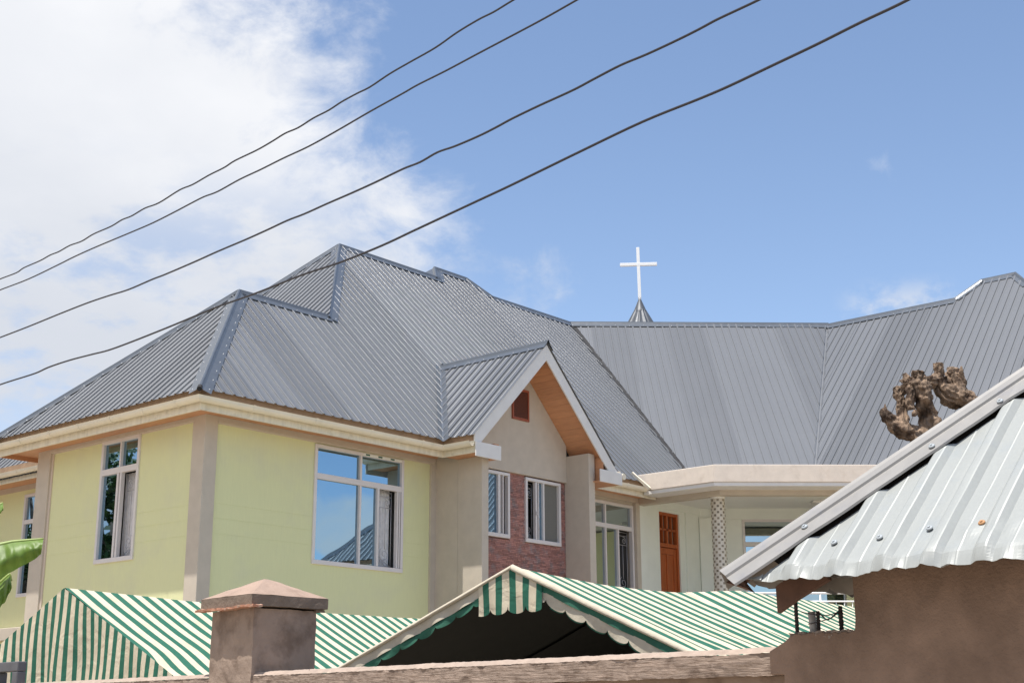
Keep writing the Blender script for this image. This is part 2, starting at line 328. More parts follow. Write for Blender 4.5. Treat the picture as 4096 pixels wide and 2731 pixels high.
# ------------------------------------------------------------------ the house
S2 = math.sqrt(2)
house = thing('church_house', 'two storey yellow and beige house with grey ribbed steel roofs, porch and white cross', 'house', (11.87, 16.1, 0))
RIB = [(0, 0), (0.042, 0), (0.047, 0.0025), (0.057, 0.0025), (0.062, 0), (0.104, 0), (0.1075, 0.0185), (0.1088, 0.0198), (0.1462, 0.0198), (0.1475, 0.0185), (0.152, 0)]
PITCHR = 0.19
roof_holder = None
def rib_h(s, prof=RIB, per=PITCHR):
    x = s % per; pts = prof+[(per, prof[0][1])]
    for (a, ha), (b, hb) in zip(pts, pts[1:]):
        if a <= x <= b: return ha+(hb-ha)*(x-a)/(b-a) if b > a else ha
    return 0.0
def slope(plan, zf, e, upd, parent, m='roof', per_sheet=5, name='roof_sheet', s_off=0.0, tilt=0.0035, edge=None, prof=RIB, per=PITCHR, tseg=1, solid=0.0, lift=0.0, flat=0.0, sdiv=0.0):
    """ribbed sheets covering a plan polygon on the plane z = zf(x, y); e = eave direction, upd = horizontal uphill direction"""
    P3 = [V((x, y, zf(x, y))) for x, y in plan]
    e = V((e[0], e[1], 0)).normalized(); h = V((upd[0], upd[1], 0)).normalized()
    g = zf(*(P3[0].xy+h.xy))-zf(*P3[0].xy); u = V((h.x, h.y, g)).normalized(); n = e.cross(u).normalized()
    if n.z < 0: n = -n
    o = V((P3[0].x, P3[0].y, P3[0].z)); st = [((p-o).dot(e), (p-o).dot(u)) for p in P3]
    def span(s):
        ts = []
        for (a, ta), (b, tb) in zip(st, st[1:]+st[:1]):
            if (a-s)*(b-s) <= 0 and abs(a-b) > 1e-9: ts.append(ta+(tb-ta)*(s-a)/(b-a))
        return (min(ts), max(ts)) if len(ts) >= 2 else None
    s_lo, s_hi = min(a for a, _ in st), max(a for a, _ in st)
    W = per_sheet*per; k0 = math.floor((s_lo-s_off)/W); k1 = math.ceil((s_hi-s_off)/W); out = []
    for k in range(k0, k1):
        a, b = max(s_lo+1e-4, s_off+k*W), min(s_hi-1e-4, s_off+(k+1)*W+0.03)
        if b-a < 0.02: continue
        br = {a, b}
        for r in range(int((a-s_off)//per)-1, int((b-s_off)//per)+2):
            for x, _ in prof:
                s = s_off+r*per+x
                if a < s < b: br.add(s)
        for s, _ in st:
            for q in (s-1e-4, s+1e-4):
                if a < q < b: br.add(q)
        if sdiv:
            q = a
            while q < b: br.add(q); q += sdiv
        br = sorted(br); ti = rnd.uniform(-tilt, tilt); ti2 = rnd.uniform(-tilt, tilt)*0.4; secs = []; sm = (a+b)/2
        for s in br:
            sp = span(s)
            if sp is None: continue
            t0, t1 = sp; row = []
            for i in range(tseg+1):
                f = i/tseg; t = t0+(t1-t0)*(f**1.6 if tseg > 1 else f)
                hh = lift+rib_h(s-s_off, prof, per)*(1-flat*math.exp(-(t-t0)/0.03))+ti*(s-sm)+ti2*(t-2)+0.0012*(k % 2)
                p = o+e*s+u*t+n*hh
                if edge: p += edge(s, t, t-t0, e, u, n)
                row.append(p)
            secs.append(row)
        if len(secs) > 1:
            out.append(MB().loft(secs).build(name, m, parent, recalc=False, solid=solid))
    return out

def cap(p0, p1, nA, nB, parent, w=0.17, h=0.022, roll=0.028, m='cap', name='ridge_cap', lip=0.012, segs=1):
    p0, p1 = V(p0), V(p1); d = (p1-p0).normalized(); nA, nB = V(nA).normalized(), V(nB).normalized()
    def fl(nX, nY):
        f = d.cross(nX).normalized()
        return -f if f.dot(nY) > 0 else f
    fA, fB = fl(nA, nB), fl(nB, nA); bis = (nA+nB).normalized()
    sec = [fA*w+nA*(h-lip), fA*w+nA*h, fA*0.045+nA*h]
    base = bis*(h*1.05)
    side = (fA-fB).normalized()
    for k in range(7):
        a = math.pi*k/6; sec.append(base+side*roll*math.cos(a)+bis*(roll*math.sin(a)+0.004))
    sec += [fB*0.045+nB*h, fB*w+nB*h, fB*w+nB*(h-lip)]
    secs = []
    for i in range(segs+1):
        c = p0+(p1-p0)*(i/segs); j = bis*(0.006*noise.noise(c*2.0)) if segs > 1 else V((0, 0, 0))
        secs.append([c+s+j for s in sec])
    o = MB().loft(secs).build(name, m, parent, recalc=False)
    sb = SCREWS
    L_ = (p1-p0).length; k = 0.12
    while k < L_-0.05:
        for f, n_ in ((fA, nA), (fB, nB)):
            c = p0+d*k+f*(w-0.045)+n_*(h+0.002)
            t1 = f; t2 = d
            sb.add([c+t1*0.011, c+t2*0.011, c-t1*0.011, c-t2*0.011, c+n_*0.012], [(0, 1, 4), (1, 2, 4), (2, 3, 4), (3, 0, 4)])
        k += 0.36
    return o
SCREWS = MB()

# roof planes of the house (z of the sheet pans)
zF = lambda x, y: 6.18+(y-15.63)
zL1 = lambda x, y: 6.18+(x-11.42)
zL2 = lambda x, y: x-7.19
zGL = lambda x, y: 6.18+(x-16.38)
zGR = lambda x, y: 8.05-(x-18.25)
zC = lambda x, y: 11.3+(x-30.92)
TH = R(47.5); eB = V((math.cos(TH), -math.sin(TH), 0)); nB_ = V((-math.sin(TH), -math.cos(TH), 0))
zB = lambda x, y: 11.33-nB_.x*(x-26.45)-nB_.y*(y-20.78)
nF, nL, nGR, nC = V((0, -1, 1)).normalized(), V((-1, 0, 1)).normalized(), V((1, 0, 1)).normalized(), V((-1, 0, 1)).normalized()
nB = V((nB_.x, nB_.y, 1)).normalized(); nBack = V((0, 1, 1)).normalized()
def at(zf, x, y): return V((x, y, zf(x, y)))
# back slopes, which close the roof behind the ridges
bk = MB()
def quad(*p): bk.add(p, [tuple(range(len(p)))])
quad(at(zF, 13.89, 18.10), at(zF, 16.4, 18.10), (16.4, 21.2, 6.1), (11.34, 21.2, 6.1))
quad((18.53, 20.79, 11.30), (26.5, 20.79, 11.30), (26.5, 26.1, 6.0), (13.3, 26.2, 6.08))
quad((21.88, 21.2, 11.72), (22.97, 21.2, 11.72), (22.97, 26.1, 6.0), (21.88, 26.1, 6.0))
quad((26.45, 20.78, 11.28), (30.92, 15.9, 11.28), (36, 20, 6), (30.5, 26, 6))
quad((30.92, 15.9, 11.28), (30.92, 8.96, 11.28), (36, 3.4, 6.1), (36, 20, 6))
quad((30.92, 8.96, 11.28), (25.35, 3.39, 5.7), (36, 3.39, 5.7))
quad((31.4, 12.0, 11.74), (31.4, 11.1, 11.74), (36, 11.1, 7), (36, 12.0, 7))
roof = bk.build('roof', 'roof', house, recalc=False)
# front slope (faces the courtyard, stepped ridge line, cut round the gable, ends at the valley)
F_plan = [(11.36, 15.55), (16.30, 15.55), (18.25, 17.50), (20.20, 15.55), (24.16, 15.55), (26.40, 20.72), (23.39, 20.75), (22.97, 21.21), (21.88, 21.21), (21.50, 20.79), (18.53, 20.79), (15.90, 18.10), (13.89, 18.10)]
slope(F_plan, zF, (1, 0), (0, 1), roof, s_off=0.07)
slope([(11.34, 15.57), (13.88, 18.10), (11.34, 21.2)], zL1, (0, 1), (1, 0), roof, s_off=0.05)
slope([(15.95, 18.10), (18.53, 20.79), (13.20, 26.29), (13.20, 20.4)], zL2, (0, 1), (1, 0), roof, s_off=0.02)
slope([(16.30, 14.86), (18.25, 14.86), (18.25, 17.46), (16.32, 15.55)], zGL, (0, 1), (1, 0), roof, s_off=0.03)
slope([(20.20, 14.86), (18.25, 14.86), (18.25, 17.46), (20.20, 15.55)], zGR, (0, 1), (-1, 0), roof, s_off=0.03)
vb = V((24.16, 15.57)); vt = V((26.45, 20.78)); cb = V((26.2, 14.01)); ct = V((30.92, 15.9))
e2 = V((eB.x, eB.y))
slope([tuple(vb+e2*0.07), tuple(vt+e2*0.07), tuple(ct-e2*0.03), tuple(cb-e2*0.03)], zB, tuple(e2), tuple(-nB_.xy), roof, s_off=0.04)
C_plan = [tuple(cb+V((0, -0.04))), (30.92, 15.86), (30.92, 12.48), (31.40, 11.97), (31.40, 11.15), (30.92, 10.7), (30.92, 8.96), (25.35, 3.39), (25.35, 10.0), (26.2, 10.02)]
slope(C_plan, zC, (0, 1), (1, 0), roof, s_off=0.06)
# ridge and hip caps
cap(at(zL1, 11.31, 15.52), at(zL1, 13.89, 18.10), nF, nL, roof)
cap(at(zF, 13.89, 18.10), at(zF, 15.93, 18.10), nF, nBack, roof)
cap(at(zF, 15.90, 18.06), at(zF, 18.53, 20.79), nF, nL, roof)
cap(at(zF, 18.53, 20.79), at(zF, 21.62, 20.79), nF, nBack, roof)
cap(at(zF, 21.48, 20.76), at(zF, 21.88, 21.21), nF, nL, roof, w=0.22)
cap(at(zF, 21.88, 21.21), at(zF, 22.97, 21.21), nF, nBack, roof)
cap(at(zF, 22.97, 21.21), at(zF, 23.39, 20.75), nF, V((1, 0.2, 1)), roof)
cap(at(zF, 23.39, 20.75), at(zF, 26.50, 20.77), nF, nBack, roof)
cap((13.89, 18.10, 8.65), (11.34, 21.2, 6.10), nL, V((0, 0.85, 1)), roof)
cap((18.53, 20.79, 11.34), (13.29, 26.2, 6.10), nL, nBack, roof)
cap((18.25, 17.50, 8.05), (18.25, 14.84, 8.05), nL, nGR, roof)
cap((26.40, 20.82, 11.33), (30.95, 15.88, 11.33), nB, -nB+V((0, 0, 2*nB.z)), roof)
cap((30.92, 15.95, 11.3), (30.92, 12.45, 11.3), nC, nGR, roof)
cap((30.92, 12.48, 11.3), (31.40, 11.97, 11.78), nC, V((0.3, 1, 1)), roof, w=0.14)
cap((31.40, 11.99, 11.78), (31.40, 11.13, 11.78), nC, nGR, roof)
cap((31.40, 11.15, 11.78), (30.92, 10.70, 11.3), nC, V((0.3, -1, 1)), roof, w=0.14)
cap((30.92, 10.72, 11.3), (30.92, 8.94, 11.3), nC, nGR, roof)
cap((30.92, 8.96, 11.3), (25.35, 3.39, 5.73), nC, V((0, -1, 1)), roof)
# lapped end plug of the corner hip
MB().tube([(11.285, 15.495, 6.075), (11.33, 15.54, 6.125)], 0.036, 10).build('cap_plug', 'dark', roof)
# valley gutters
def valley(p0, p1, nA_, nB2, w, m, name='valley_gutter', drop=-0.004):
    p0, p1 = V(p0), V(p1); d = (p1-p0).normalized()
    def fl(n): 
        f = d.cross(n).normalized(); return f if f.z > 0 else -f
    a, b = fl(nA_.normalized()), fl(nB2.normalized()); secs = []
    for q in (p0, p1): secs.append([q+a*w+V((0, 0, drop+0.012)), q+a*w*0.2+V((0, 0, drop)), q+b*w*0.2+V((0, 0, drop)), q+b*w+V((0, 0, drop+0.012))])
    return MB().loft(secs).build(name, m, roof, recalc=False)
valley(at(zF, *vb), at(zF, *vt), nF, nB, 0.085, 'dark')  # strip coloured near-black for the shade line in the gap
valley(at(zC, *cb), at(zC, *ct), nC, nB, 0.05, 'roof')
valley((16.24, 15.49, 6.04), (18.25, 17.50, 8.05), nF, nL, 0.10, 'cap', drop=0.012)
valley((20.26, 15.49, 6.04), (18.25, 17.50, 8.05), nF, nGR, 0.10, 'cap', drop=0.012)

# ---- fascias, gutters, soffits
def eave_run(p0, p1, out, zb=5.82, fa=True, brackets=(), ends=True, plugs=True, zoff=0.0, ext0=0.0, ext1=0.0, m0=0.0, m1=0.0):
    """fascia board with half round gutter along p0 -> p1 (xy), out = outward direction"""
    p0, p1, out = V((*p0, 0)), V((*p1, 0)), V((*out, 0)); d = (p1-p0).normalized()
    zb += zoff
    q0, q1 = p0-d*ext0, p1+d*ext1
    MB().hexa([q0+V((0, 0, zb)), q1+V((0, 0, zb)), q1-out*0.025+V((0, 0, zb)), q0-out*0.025+V((0, 0, zb)), q0+V((0, 0, zb+0.2)), q1+V((0, 0, zb+0.2)), q1-out*0.025+V((0, 0, zb+0.2)), q0-out*0.025+V((0, 0, zb+0.2))]).build('fascia', 'fascia', house)
    MB().hexa([q0-out*0.004+V((0, 0, zb+0.2)), q1-out*0.004+V((0, 0, zb+0.2)), q1-out*0.05+V((0, 0, zb+0.2)), q0-out*0.05+V((0, 0, zb+0.2)), q0-out*0.004+V((0, 0, zb+0.325)), q1-out*0.004+V((0, 0, zb+0.325)), q1-out*0.05+V((0, 0, zb+0.325)), q0-out*0.05+V((0, 0, zb+0.325))]).build('fillet_board', 'fillet', house)
    def sec(r, c0=0.0):
        pts = []
        pts.append((0.001, zb+0.195))
        for k in range(9):
            a = math.pi*k/8; pts.append((0.078-r*math.cos(a), zb+0.168-r*math.sin(a)*1.05))
        pts.append((0.078+r+0.006, zb+0.176)); pts.append((0.078+r-0.008, zb+0.180)); 
        return pts
    a, b = p0, p1
    o_ = [(x, z) for x, z in sec(0.072)]
    inner = [(x, z) for x, z in sec(0.066)][1:-2][::-1]
    ring = o_+inner
    g = MB().loft([[a+(out-d*m0)*x+V((0, 0, z)) for x, z in ring], [b+(out+d*m1)*x+V((0, 0, z)) for x, z in ring]], True, not (m0 or m1)).build('gutter', 'cream', house)
    for t in brackets:
        c = p0+d*t
        r1 = [(x, z) for x, z in sec(0.076)]; 
        MB().loft([[c-d*0.018+out*x+V((0, 0, z)) for x, z in r1], [c+d*0.018+out*x+V((0, 0, z)) for x, z in r1]]).build('gutter_bracket', 'cream', g, recalc=False, solid=0.006)
    return g
eave_run((11.42, 15.63), (11.42, 21.15), (-1, 0), brackets=(0.42, 1.22, 2.05, 2.9, 3.72, 4.6), m0=1)
eave_run((11.42, 15.63), (16.38, 15.63), (0, -1), ext0=-0.0265, brackets=(0.85, 2.05, 3.2, 4.35), m0=1, m1=-1)
gg = eave_run((16.38, 15.63), (16.38, 14.90), (-1, 0), m0=-1)
eave_run((20.15, 15.63), (22.30, 15.63), (0, -1), brackets=(1.3,), ext1=0.28)
eave_run((13.27, 21.25), (13.27, 26.1), (-1, 0), zoff=0.13, brackets=(0.5, 1.4, 2.3, 3.2))
eave_run((25.42, 10.2), (25.42, 3.45), (-1, 0), zoff=-0.42, brackets=(1, 3, 5), m1=1)
eave_run((25.42, 3.45), (35.9, 3.45), (0, -1), ext0=-0.0265, zoff=-0.42, m0=1)
# level soffits
def soffit(pts, z, label=None):
    MB().prism([(x, y, z) for x, y in pts], (0, 0, 0.02)).build('soffit', 'soffit', house, label=label)
soffit([(11.44, 15.65), (11.87, 16.10), (11.87, 20.62), (11.44, 21.12)], 5.90)
soffit([(11.44, 15.65), (16.40, 15.65), (16.72, 16.10), (11.87, 16.10)], 5.9005)
soffit([(16.41, 15.62), (16.72, 15.62), (16.72, 14.93), (16.41, 14.93)], 5.83)
soffit([(20.3, 15.65), (22.56, 15.65), (22.60, 16.10), (19.82, 16.10), (19.82, 15.65)], 5.90)
soffit([(11.87, 20.62), (13.8, 20.62), (13.8, 21.12), (11.44, 21.12)], 5.9015)
MB().box((11.46, 21.12, 5.83), (13.8, 21.145, 6.06)).build('fascia', 'soffit', house)
soffit([(13.29, 21.2), (13.85, 21.2), (13.85, 26), (13.29, 26)], 6.03)
# rain pipe elbow at the far left eave
MB().tube([(12.95, 21.02, 5.95), (12.95, 21.02, 5.72), (12.98, 21.0, 5.62), (13.08, 20.93, 5.57), (13.25, 20.86, 5.56), (13.75, 20.84, 5.56)], 0.055, 12).build('rain_pipe', 'cream', house, smooth=True)

# ---- windows
def spiral(P, cu, cz, r, turns, d, start=0.0, flip=1):
    pts = []
    for k in range(26):
        f = k/25; a = start+flip*turns*2*math.pi*f; rr = r*(1-0.86*f)
        pts.append(P(cu+rr*math.cos(a), cz+rr*math.sin(a), d))
    return pts
def window(P, u0, u1, z0, z1, bars, panes, grille=None, curtain=None, screens=(), glass='glass', fw_=0.055, proud=0.03, dark_room=True, extra=None):
    """frame proud of the wall; bars/panes are (u0, u1, z0, z1) in wall coordinates"""
    f = MB(); e = 0.0015
    f.fbox(P, u0, u1, z0, z0+fw_*1.25, -0.06, proud); f.fbox(P, u0, u1, z1-fw_, z1, -0.06, proud)
    f.fbox(P, u0, u0+fw_, z0+fw_*1.25, z1-fw_, -0.06, proud-e); f.fbox(P, u1-fw_, u1, z0+fw_*1.25, z1-fw_, -0.06, proud-e)
    w = f.build('window', 'alu', house, bevel=0.006)
    for (a, b, c, d) in bars:
        MB().fbox(P, a, b, c, d, -0.045, proud-0.006-0.002*rnd.random()).build('window_bar', 'alu', w, bevel=0.004)
    for i, (a, b, c, d) in enumerate(panes):
        y = -0.022-0.004*(i % 2)
        mb = MB(); mb.fbox(P, a, b, c, d, y-0.006, y); mb.build('pane', glass, w)
    for (a, b, c, d) in screens:
        MB().fbox(P, a, b, c, d, -0.034, -0.03).build('screen', 'mesh', w)
    if curtain:
        a, b, c, d = curtain; secs = []; n = 40
        for k in range(n+1):
            u = a+(b-a)*k/n; dd = -0.17+0.022*math.sin(k*0.9)+0.010*math.sin(k*2.3)
            secs.append([P(u, c, dd), P(u, d, dd)])
        MB().loft(secs).build('curtain', 'curtain', w, smooth=True, recalc=False)
    if grille:
        a, b, c, d = grille; g = MB(); dd = -0.10; r = 0.006
        H = d-c
        for z in (c+0.02, d-0.09, d-0.27, d-0.02): g.tube([P(a, z, dd), P(b, z, dd)], r, 6)
        nb = max(2, round((b-a)/0.125))
        for k in range(nb+1):
            u = a+(b-a)*k/nb; g.tube([P(u, c if k in (0, nb) else c+H*0.24, dd), P(u, d-0.27 if k not in (0, nb) else d, dd)], r, 6)
        um = (a+b)/2; rr = min((b-a)*0.24, 0.12)
        g.tube(spiral(P, um+rr*0.6, c+H*0.17, rr*1.25, 1.5, dd, 2.0), 0.005, 5); g.tube(spiral(P, um-rr*0.7, c+H*0.07, rr, 1.5, dd, 0.3, -1), 0.005, 5)
        g.tube(spiral(P, um+rr*0.8, c+H*0.06, rr*0.8, 1.4, dd, 3.0, -1), 0.005, 5)
        g.tube([P(a, c+H*0.22, dd), P(um, c+H*0.10, dd), P(b, c+0.02, dd)], 0.0065, 5)
        g.tube(spiral(P, a+rr, d-0.18, 0.075, 1.5, dd, 1.0), 0.006, 5); g.tube(spiral(P, b-rr, d-0.18, 0.075, 1.5, dd, 2.0, -1), 0.006, 5)
        g.build('grille', 'grille', w, smooth=True)
    if dark_room: room(P, u0+0.03, u1-0.03, z0+0.03, z1-0.03, w)
    return w

PR = frameX(16.15); PL = frameY(11.92); PW = frameY(13.85)
GRV_R = (4.633, 4.418, 4.195); GRV_L = (4.606, 4.392, 4.164)
# right yellow wall with the big window
wall('wall', PR, 12.10, 16.715, 0, 5.812, [(14.03, 15.96, 3.925, 5.77)], 'yellow', house, grooves=GRV_R, label='yellow rendered wall around the big square window')
wR = window(PR, 14.01, 15.97, 3.908, 5.78,
    [(14.065, 15.915, 5.235, 5.325), (14.975, 15.015, 5.325, 5.725), (14.975, 15.015, 3.978, 5.235), (15.37, 15.415, 3.978, 5.235), (15.82, 15.85, 3.978, 5.235), (15.87, 15.895, 3.978, 5.235)],
    [(14.065, 14.975, 5.325, 5.725), (15.015, 15.915, 5.325, 5.725), (14.065, 14.975, 3.978, 5.235), (15.015, 15.37, 3.978, 5.235)],
    grille=(15.40, 15.80, 3.98, 5.23), curtain=(15.35, 15.84, 3.6, 5.26))
# peeling film on the head of the frame
MB().fbox(PR, 15.03, 15.90, 5.735, 5.765, 0.0305, 0.0325).build('film_strip', 'porch', wR)
for k in range(3): MB().fbox(PR, 15.08+0.28*k, 15.17+0.28*k, 5.738, 5.762, 0.033, 0.0345).build('film_mark', 'tentgreen', wR)
# left yellow wall
wall('wall', PL, 16.40, 20.30, 0, 5.84, [(17.775, 18.765, 3.94, 5.82)], 'yellow', house, grooves=GRV_L, label='yellow rendered wall around the tall narrow window')
window(PL, 17.755, 18.785, 3.921, 5.838, [(17.81, 18.73, 5.29, 5.385), (18.25, 18.285, 5.385, 5.783), (18.27, 18.32, 3.99, 5.29), (18.195, 18.235, 3.99, 5.29)],
    [(18.285, 18.73, 5.385, 5.783), (17.81, 18.25, 5.385, 5.783), (18.32, 18.73, 3.99, 5.29)],
    grille=(17.82, 18.19, 4.0, 5.28), curtain=(17.9, 18.36, 3.6, 5.3))
# set back wing on the far left
wall('wall', PW, 20.5, 27, 0, 5.92, [(23.47, 24.37, 3.9, 5.80)], 'yellow', house, grooves=(4.68, 4.46, 4.22), label='shaded yellow wall of the set back left wing')
window(PW, 23.45, 24.39, 3.86, 5.83, [(23.5, 24.33, 5.25, 5.33), (23.93, 23.965, 5.33, 5.78), (23.93, 23.975, 3.93, 5.25), (23.87, 23.90, 3.93, 5.25)], [(23.965, 24.33, 5.33, 5.78), (23.5, 23.93, 5.33, 5.78), (23.975, 24.33, 3.93, 5.25), (23.5, 23.87, 3.93, 5.25)], dark_room=False)
MB().box((13.62, 21.2, 3.05), (13.9, 27, 3.28)).build('ledge', 'beige', house, bevel=0.01)
MB().box((13.85, 20.6, 5.92), (13.99, 27, 6.07)).build('beam', 'beige', house)
# pillars and beams
def pil(lo, hi, label=None, m='beige'): return MB().box(lo, hi).build('pillar', m, house, bevel=0.008, label=label)
pil((11.868, 16.098, 0), (12.10, 16.40, 5.944), 'beige corner pillar between the two yellow walls')
pil((11.868, 20.24, 0), (12.3, 20.62, 5.944))
MB().box((11.872, 16.40, 5.842), (12.0, 20.24, 5.943)).build('beam', 'beige', house, bevel=0.006)
MB().box((12.10, 16.102, 5.812), (16.71, 16.25, 5.943)).build('beam', 'beige', house, bevel=0.006)
MB().box((11.90, 20.19, 0), (11.95, 20.24, 5.842)).build('trim', 'trim', house)
MB().box((11.895, 16.40, 5.825), (11.93, 20.19, 5.842)).build('trim', 'trim', house)
MB().box((12.10, 16.128, 5.797), (16.71, 16.16, 5.812)).build('trim', 'trim', house)
MB().box((16.60, 16.11, 0), (16.72, 16.2, 5.81)).build('trim', 'beige', house)
MB().box((12.3, 20.3, 0), (13.85, 20.6, 5.94)).build('wall', 'beige', house)

# ---- gabled bay
MB().box((16.72, 15.05, 0), (16.884, 15.60, 5.83)).build('pillar', 'beige', house, bevel=0.008)
MB().box((16.7205, 15.60, 0), (16.884, 16.3, 5.94)).build('wall', 'beige', house)
pil((19.631, 15.05, 0), (19.81, 15.62, 6.28))
MB().box((19.64, 15.62, 0), (19.815, 16.2, 5.93)).build('wall', 'beige', house)
# gable wall above the brick, up to the sloping soffit
zs = lambda x: (8.05-abs(x-18.25))-0.19
MB().prism([(16.884, 15.565, 5.785), (19.631, 15.565, 5.785), (19.631, 15.565, zs(19.631)), (18.25, 15.565, zs(18.25)), (16.884, 15.565, zs(16.884))], (0, 0.15, 0)).build('wall', 'beige', house, bevel=0.006)
PB = frameX(15.611)
w0, w1 = (17.05, 18.05, 4.62, 5.765), (18.478, 19.474, 4.604, 5.757)
wall('brick_backing', frameX(15.628), 16.884, 19.631, 0, 5.785, [(17.07, 18.03, 4.64, 5.745), (18.50, 19.45, 4.63, 5.735)], 'brickback', house)
cladding = [o for o in house.children if o.name == 'brick_backing'][0] if False else bpy.data.objects['brick_backing']
window(PB, *w0, [(17.74, 17.80, 4.69, 5.71), (17.86, 17.885, 4.69, 5.71), (17.40, 17.44, 4.69, 5.71)], [(17.105, 17.40, 4.69, 5.71), (17.44, 17.74, 4.69, 5.71)], curtain=(17.9, 18.0, 4.2, 5.7))
wB = window(PB, *w1, [(18.755, 18.795, 4.673, 5.70), (18.965, 19.005, 4.673, 5.70), (18.83, 18.85, 4.673, 5.70)], [(18.85, 18.965, 4.673, 5.70)], grille=(18.54, 18.78, 4.68, 5.69), screens=[(19.005, 19.42, 4.673, 5.70)])
MB().fbox(PB, 18.745, 18.765, 5.10, 5.17, 0.03, 0.05).build('latch', 'alu', wB)
# thin split bricks, one by one
BH = 0.0305
slots = []
z = 5.785-BH; row = 0
while z > 2.6:
    x = 16.884-rnd.random()*0.13
    while x < 19.63:
        l = rnd.choice((0.10, 0.135, 0.17, 0.2)); a, b = max(x, 16.886), min(x+l-0.004, 19.629)
        for (h0, h1, c, d) in (w0, w1):
            if c-0.002 < z+BH and z < d+0.002 and a < h1 and b > h0:
                if a < h0: b = h0
                elif b > h1: a = h1
                else: b = a
        if b-a > 0.02: slots.append((a, b, z))
        x += l
    z -= BH; row += 1
def brick_mesh(l, seed):
    r2 = random.Random(seed); hx, hz, dp = 0.5, (BH-0.004)/2, 0.022
    j = [r2.uniform(0.004, 0.013) for _ in range(4)]
    vs = [(-hx, 0, -hz), (hx, 0, -hz), (hx, 0, hz), (-hx, 0, hz), (-hx, -j[0], -hz), (hx, -j[1], -hz), (hx, -j[2], hz), (-hx, -j[3], hz)]
    me = bpy.data.meshes.new('brick'); me.from_pydata(vs, [], [(4, 5, 6, 7), (0, 1, 5, 4), (1, 2, 6, 5), (2, 3, 7, 6), (3, 0, 4, 7)]); me.materials.append(M['brick']); return me
bms = [brick_mesh(1, k) for k in range(8)]
vis = [s for s in slots if s[2] > 3.78]; rnd.shuffle(vis); vis.sort(key=lambda s: -(s[1]-s[0])); single = set(vis[:300]); rest = MB()
for s in slots:
    a, b, z = s
    if s in single:
        o = bpy.data.objects.new('brick', rnd.choice(bms)); o.location = ((a+b)/2, 15.626, z+BH/2); o.scale = (b-a, 1, 1); link(o, cladding)
    else:
        j = [rnd.uniform(0.004, 0.013) for _ in range(4)]; y = 15.626; z0, z1 = z+0.002, z+BH-0.002
        rest.add([(a, y, z0), (b, y, z0), (b, y, z1), (a, y, z1), (a, y-j[0], z0), (b, y-j[1], z0), (b, y-j[2], z1), (a, y-j[3], z1)], [(4, 5, 6, 7), (0, 1, 5, 4), (1, 2, 6, 5), (2, 3, 7, 6), (3, 0, 4, 7)])
rest.build('brick_rest', 'brick', cladding, kind='stuff')
# vent
PV = frameX(15.565)
ve = MB(); v0, v1, v2, v3 = 18.075, 18.535, 6.755, 7.33
for a, b, c, d in ((v0, v1, v2, v2+0.04), (v0, v1, v3-0.04, v3), (v0, v0+0.035, v2+0.04, v3-0.04), (v1-0.035, v1, v2+0.04, v3-0.04)): ve.fbox(PV, a, b, c, d, 0, 0.03)
vent = ve.build('vent', 'vent', house)
for k in range(14):
    z = v2+0.045+k*0.0345
    MB().hexa([PV(v0+0.035, z, 0.022), PV(v1-0.035, z, 0.022), PV(v1-0.035, z+0.006, 0.022), PV(v0+0.035, z+0.006, 0.022), PV(v0+0.035, z+0.034, 0.004), PV(v1-0.035, z+0.034, 0.004), PV(v1-0.035, z+0.04, 0.006), PV(v0+0.035, z+0.04, 0.006)]).build('slat', 'ventslat', vent)
# rake boards, boxed ends, boarded soffit
def rake(pts): MB().prism([(x, 14.885, z) for x, z in pts], (0, 0.03, 0)).build('rake_board', 'whiteboard', house, bevel=0.004)
rake([(18.2495, 8.03), (16.36, 6.14), (16.36, 6.001), (16.511, 6.001), (18.2495, 7.74)])
rake([(18.2505, 8.03), (20.29, 5.99), (20.0, 5.99), (18.2505, 7.74)])
MB().box((16.36, 14.86, 5.755), (16.99, 14.884, 6.0)).build('eave_box', 'whiteboard', house, bevel=0.006)
MB().box((19.73, 14.86, 5.755), (20.40, 14.884, 5.985)).build('eave_box', 'whiteboard', house, bevel=0.006)
MB().box((19.76, 14.885, 5.765), (20.38, 15.63, 5.785)).build('soffit', 'soffit', house)
MB().box((20.36, 14.885, 5.785), (20.385, 15.63, 6.02)).build('fascia', 'fascia', house)
MB().tube([(20.46, 14.86, 5.93), (20.46, 15.5, 5.93)], 0.06, 12).build('gutter', 'cream', house)
MB().box((16.885, 14.925, 5.785), (17.0, 15.56, 6.04)).build('soffit', 'soffit', house)
MB().box((19.86, 14.90, 5.79), (19.875, 15.55, 6.22)).build('soffit', 'soffit', house)
nb_ = 22
for k in range(nb_):       # tongue and groove boards under the right slope
    t0, t1 = k/nb_, (k+1)/nb_
    xa, xb = 18.26+2.08*t0, 18.26+2.08*t1-0.004
    za, zb2 = zs(xa), zs(xb)
    MB().hexa([(xa, 14.915, za), (xb, 14.915, zb2), (xb, 15.62 if xb < 19.63 else 15.62, zb2), (xa, 15.62, za), (xa, 14.915, za+0.015), (xb, 14.915, zb2+0.015), (xb, 15.62, zb2+0.015), (xa, 15.62, za+0.015)]).build('soffit_board', 'soffit', house)
MB().hexa([(18.24, 14.915, zs(18.24)), (16.45, 14.915, zs(16.45)), (16.45, 15.62, zs(16.45)), (18.24, 15.62, zs(18.24)), (18.24, 14.915, zs(18.24)+0.015), (16.45, 14.915, zs(16.45)+0.015), (16.45, 15.62, zs(16.45)+0.015), (18.24, 15.62, zs(18.24)+0.015)]).build('soffit', 'soffit', house)

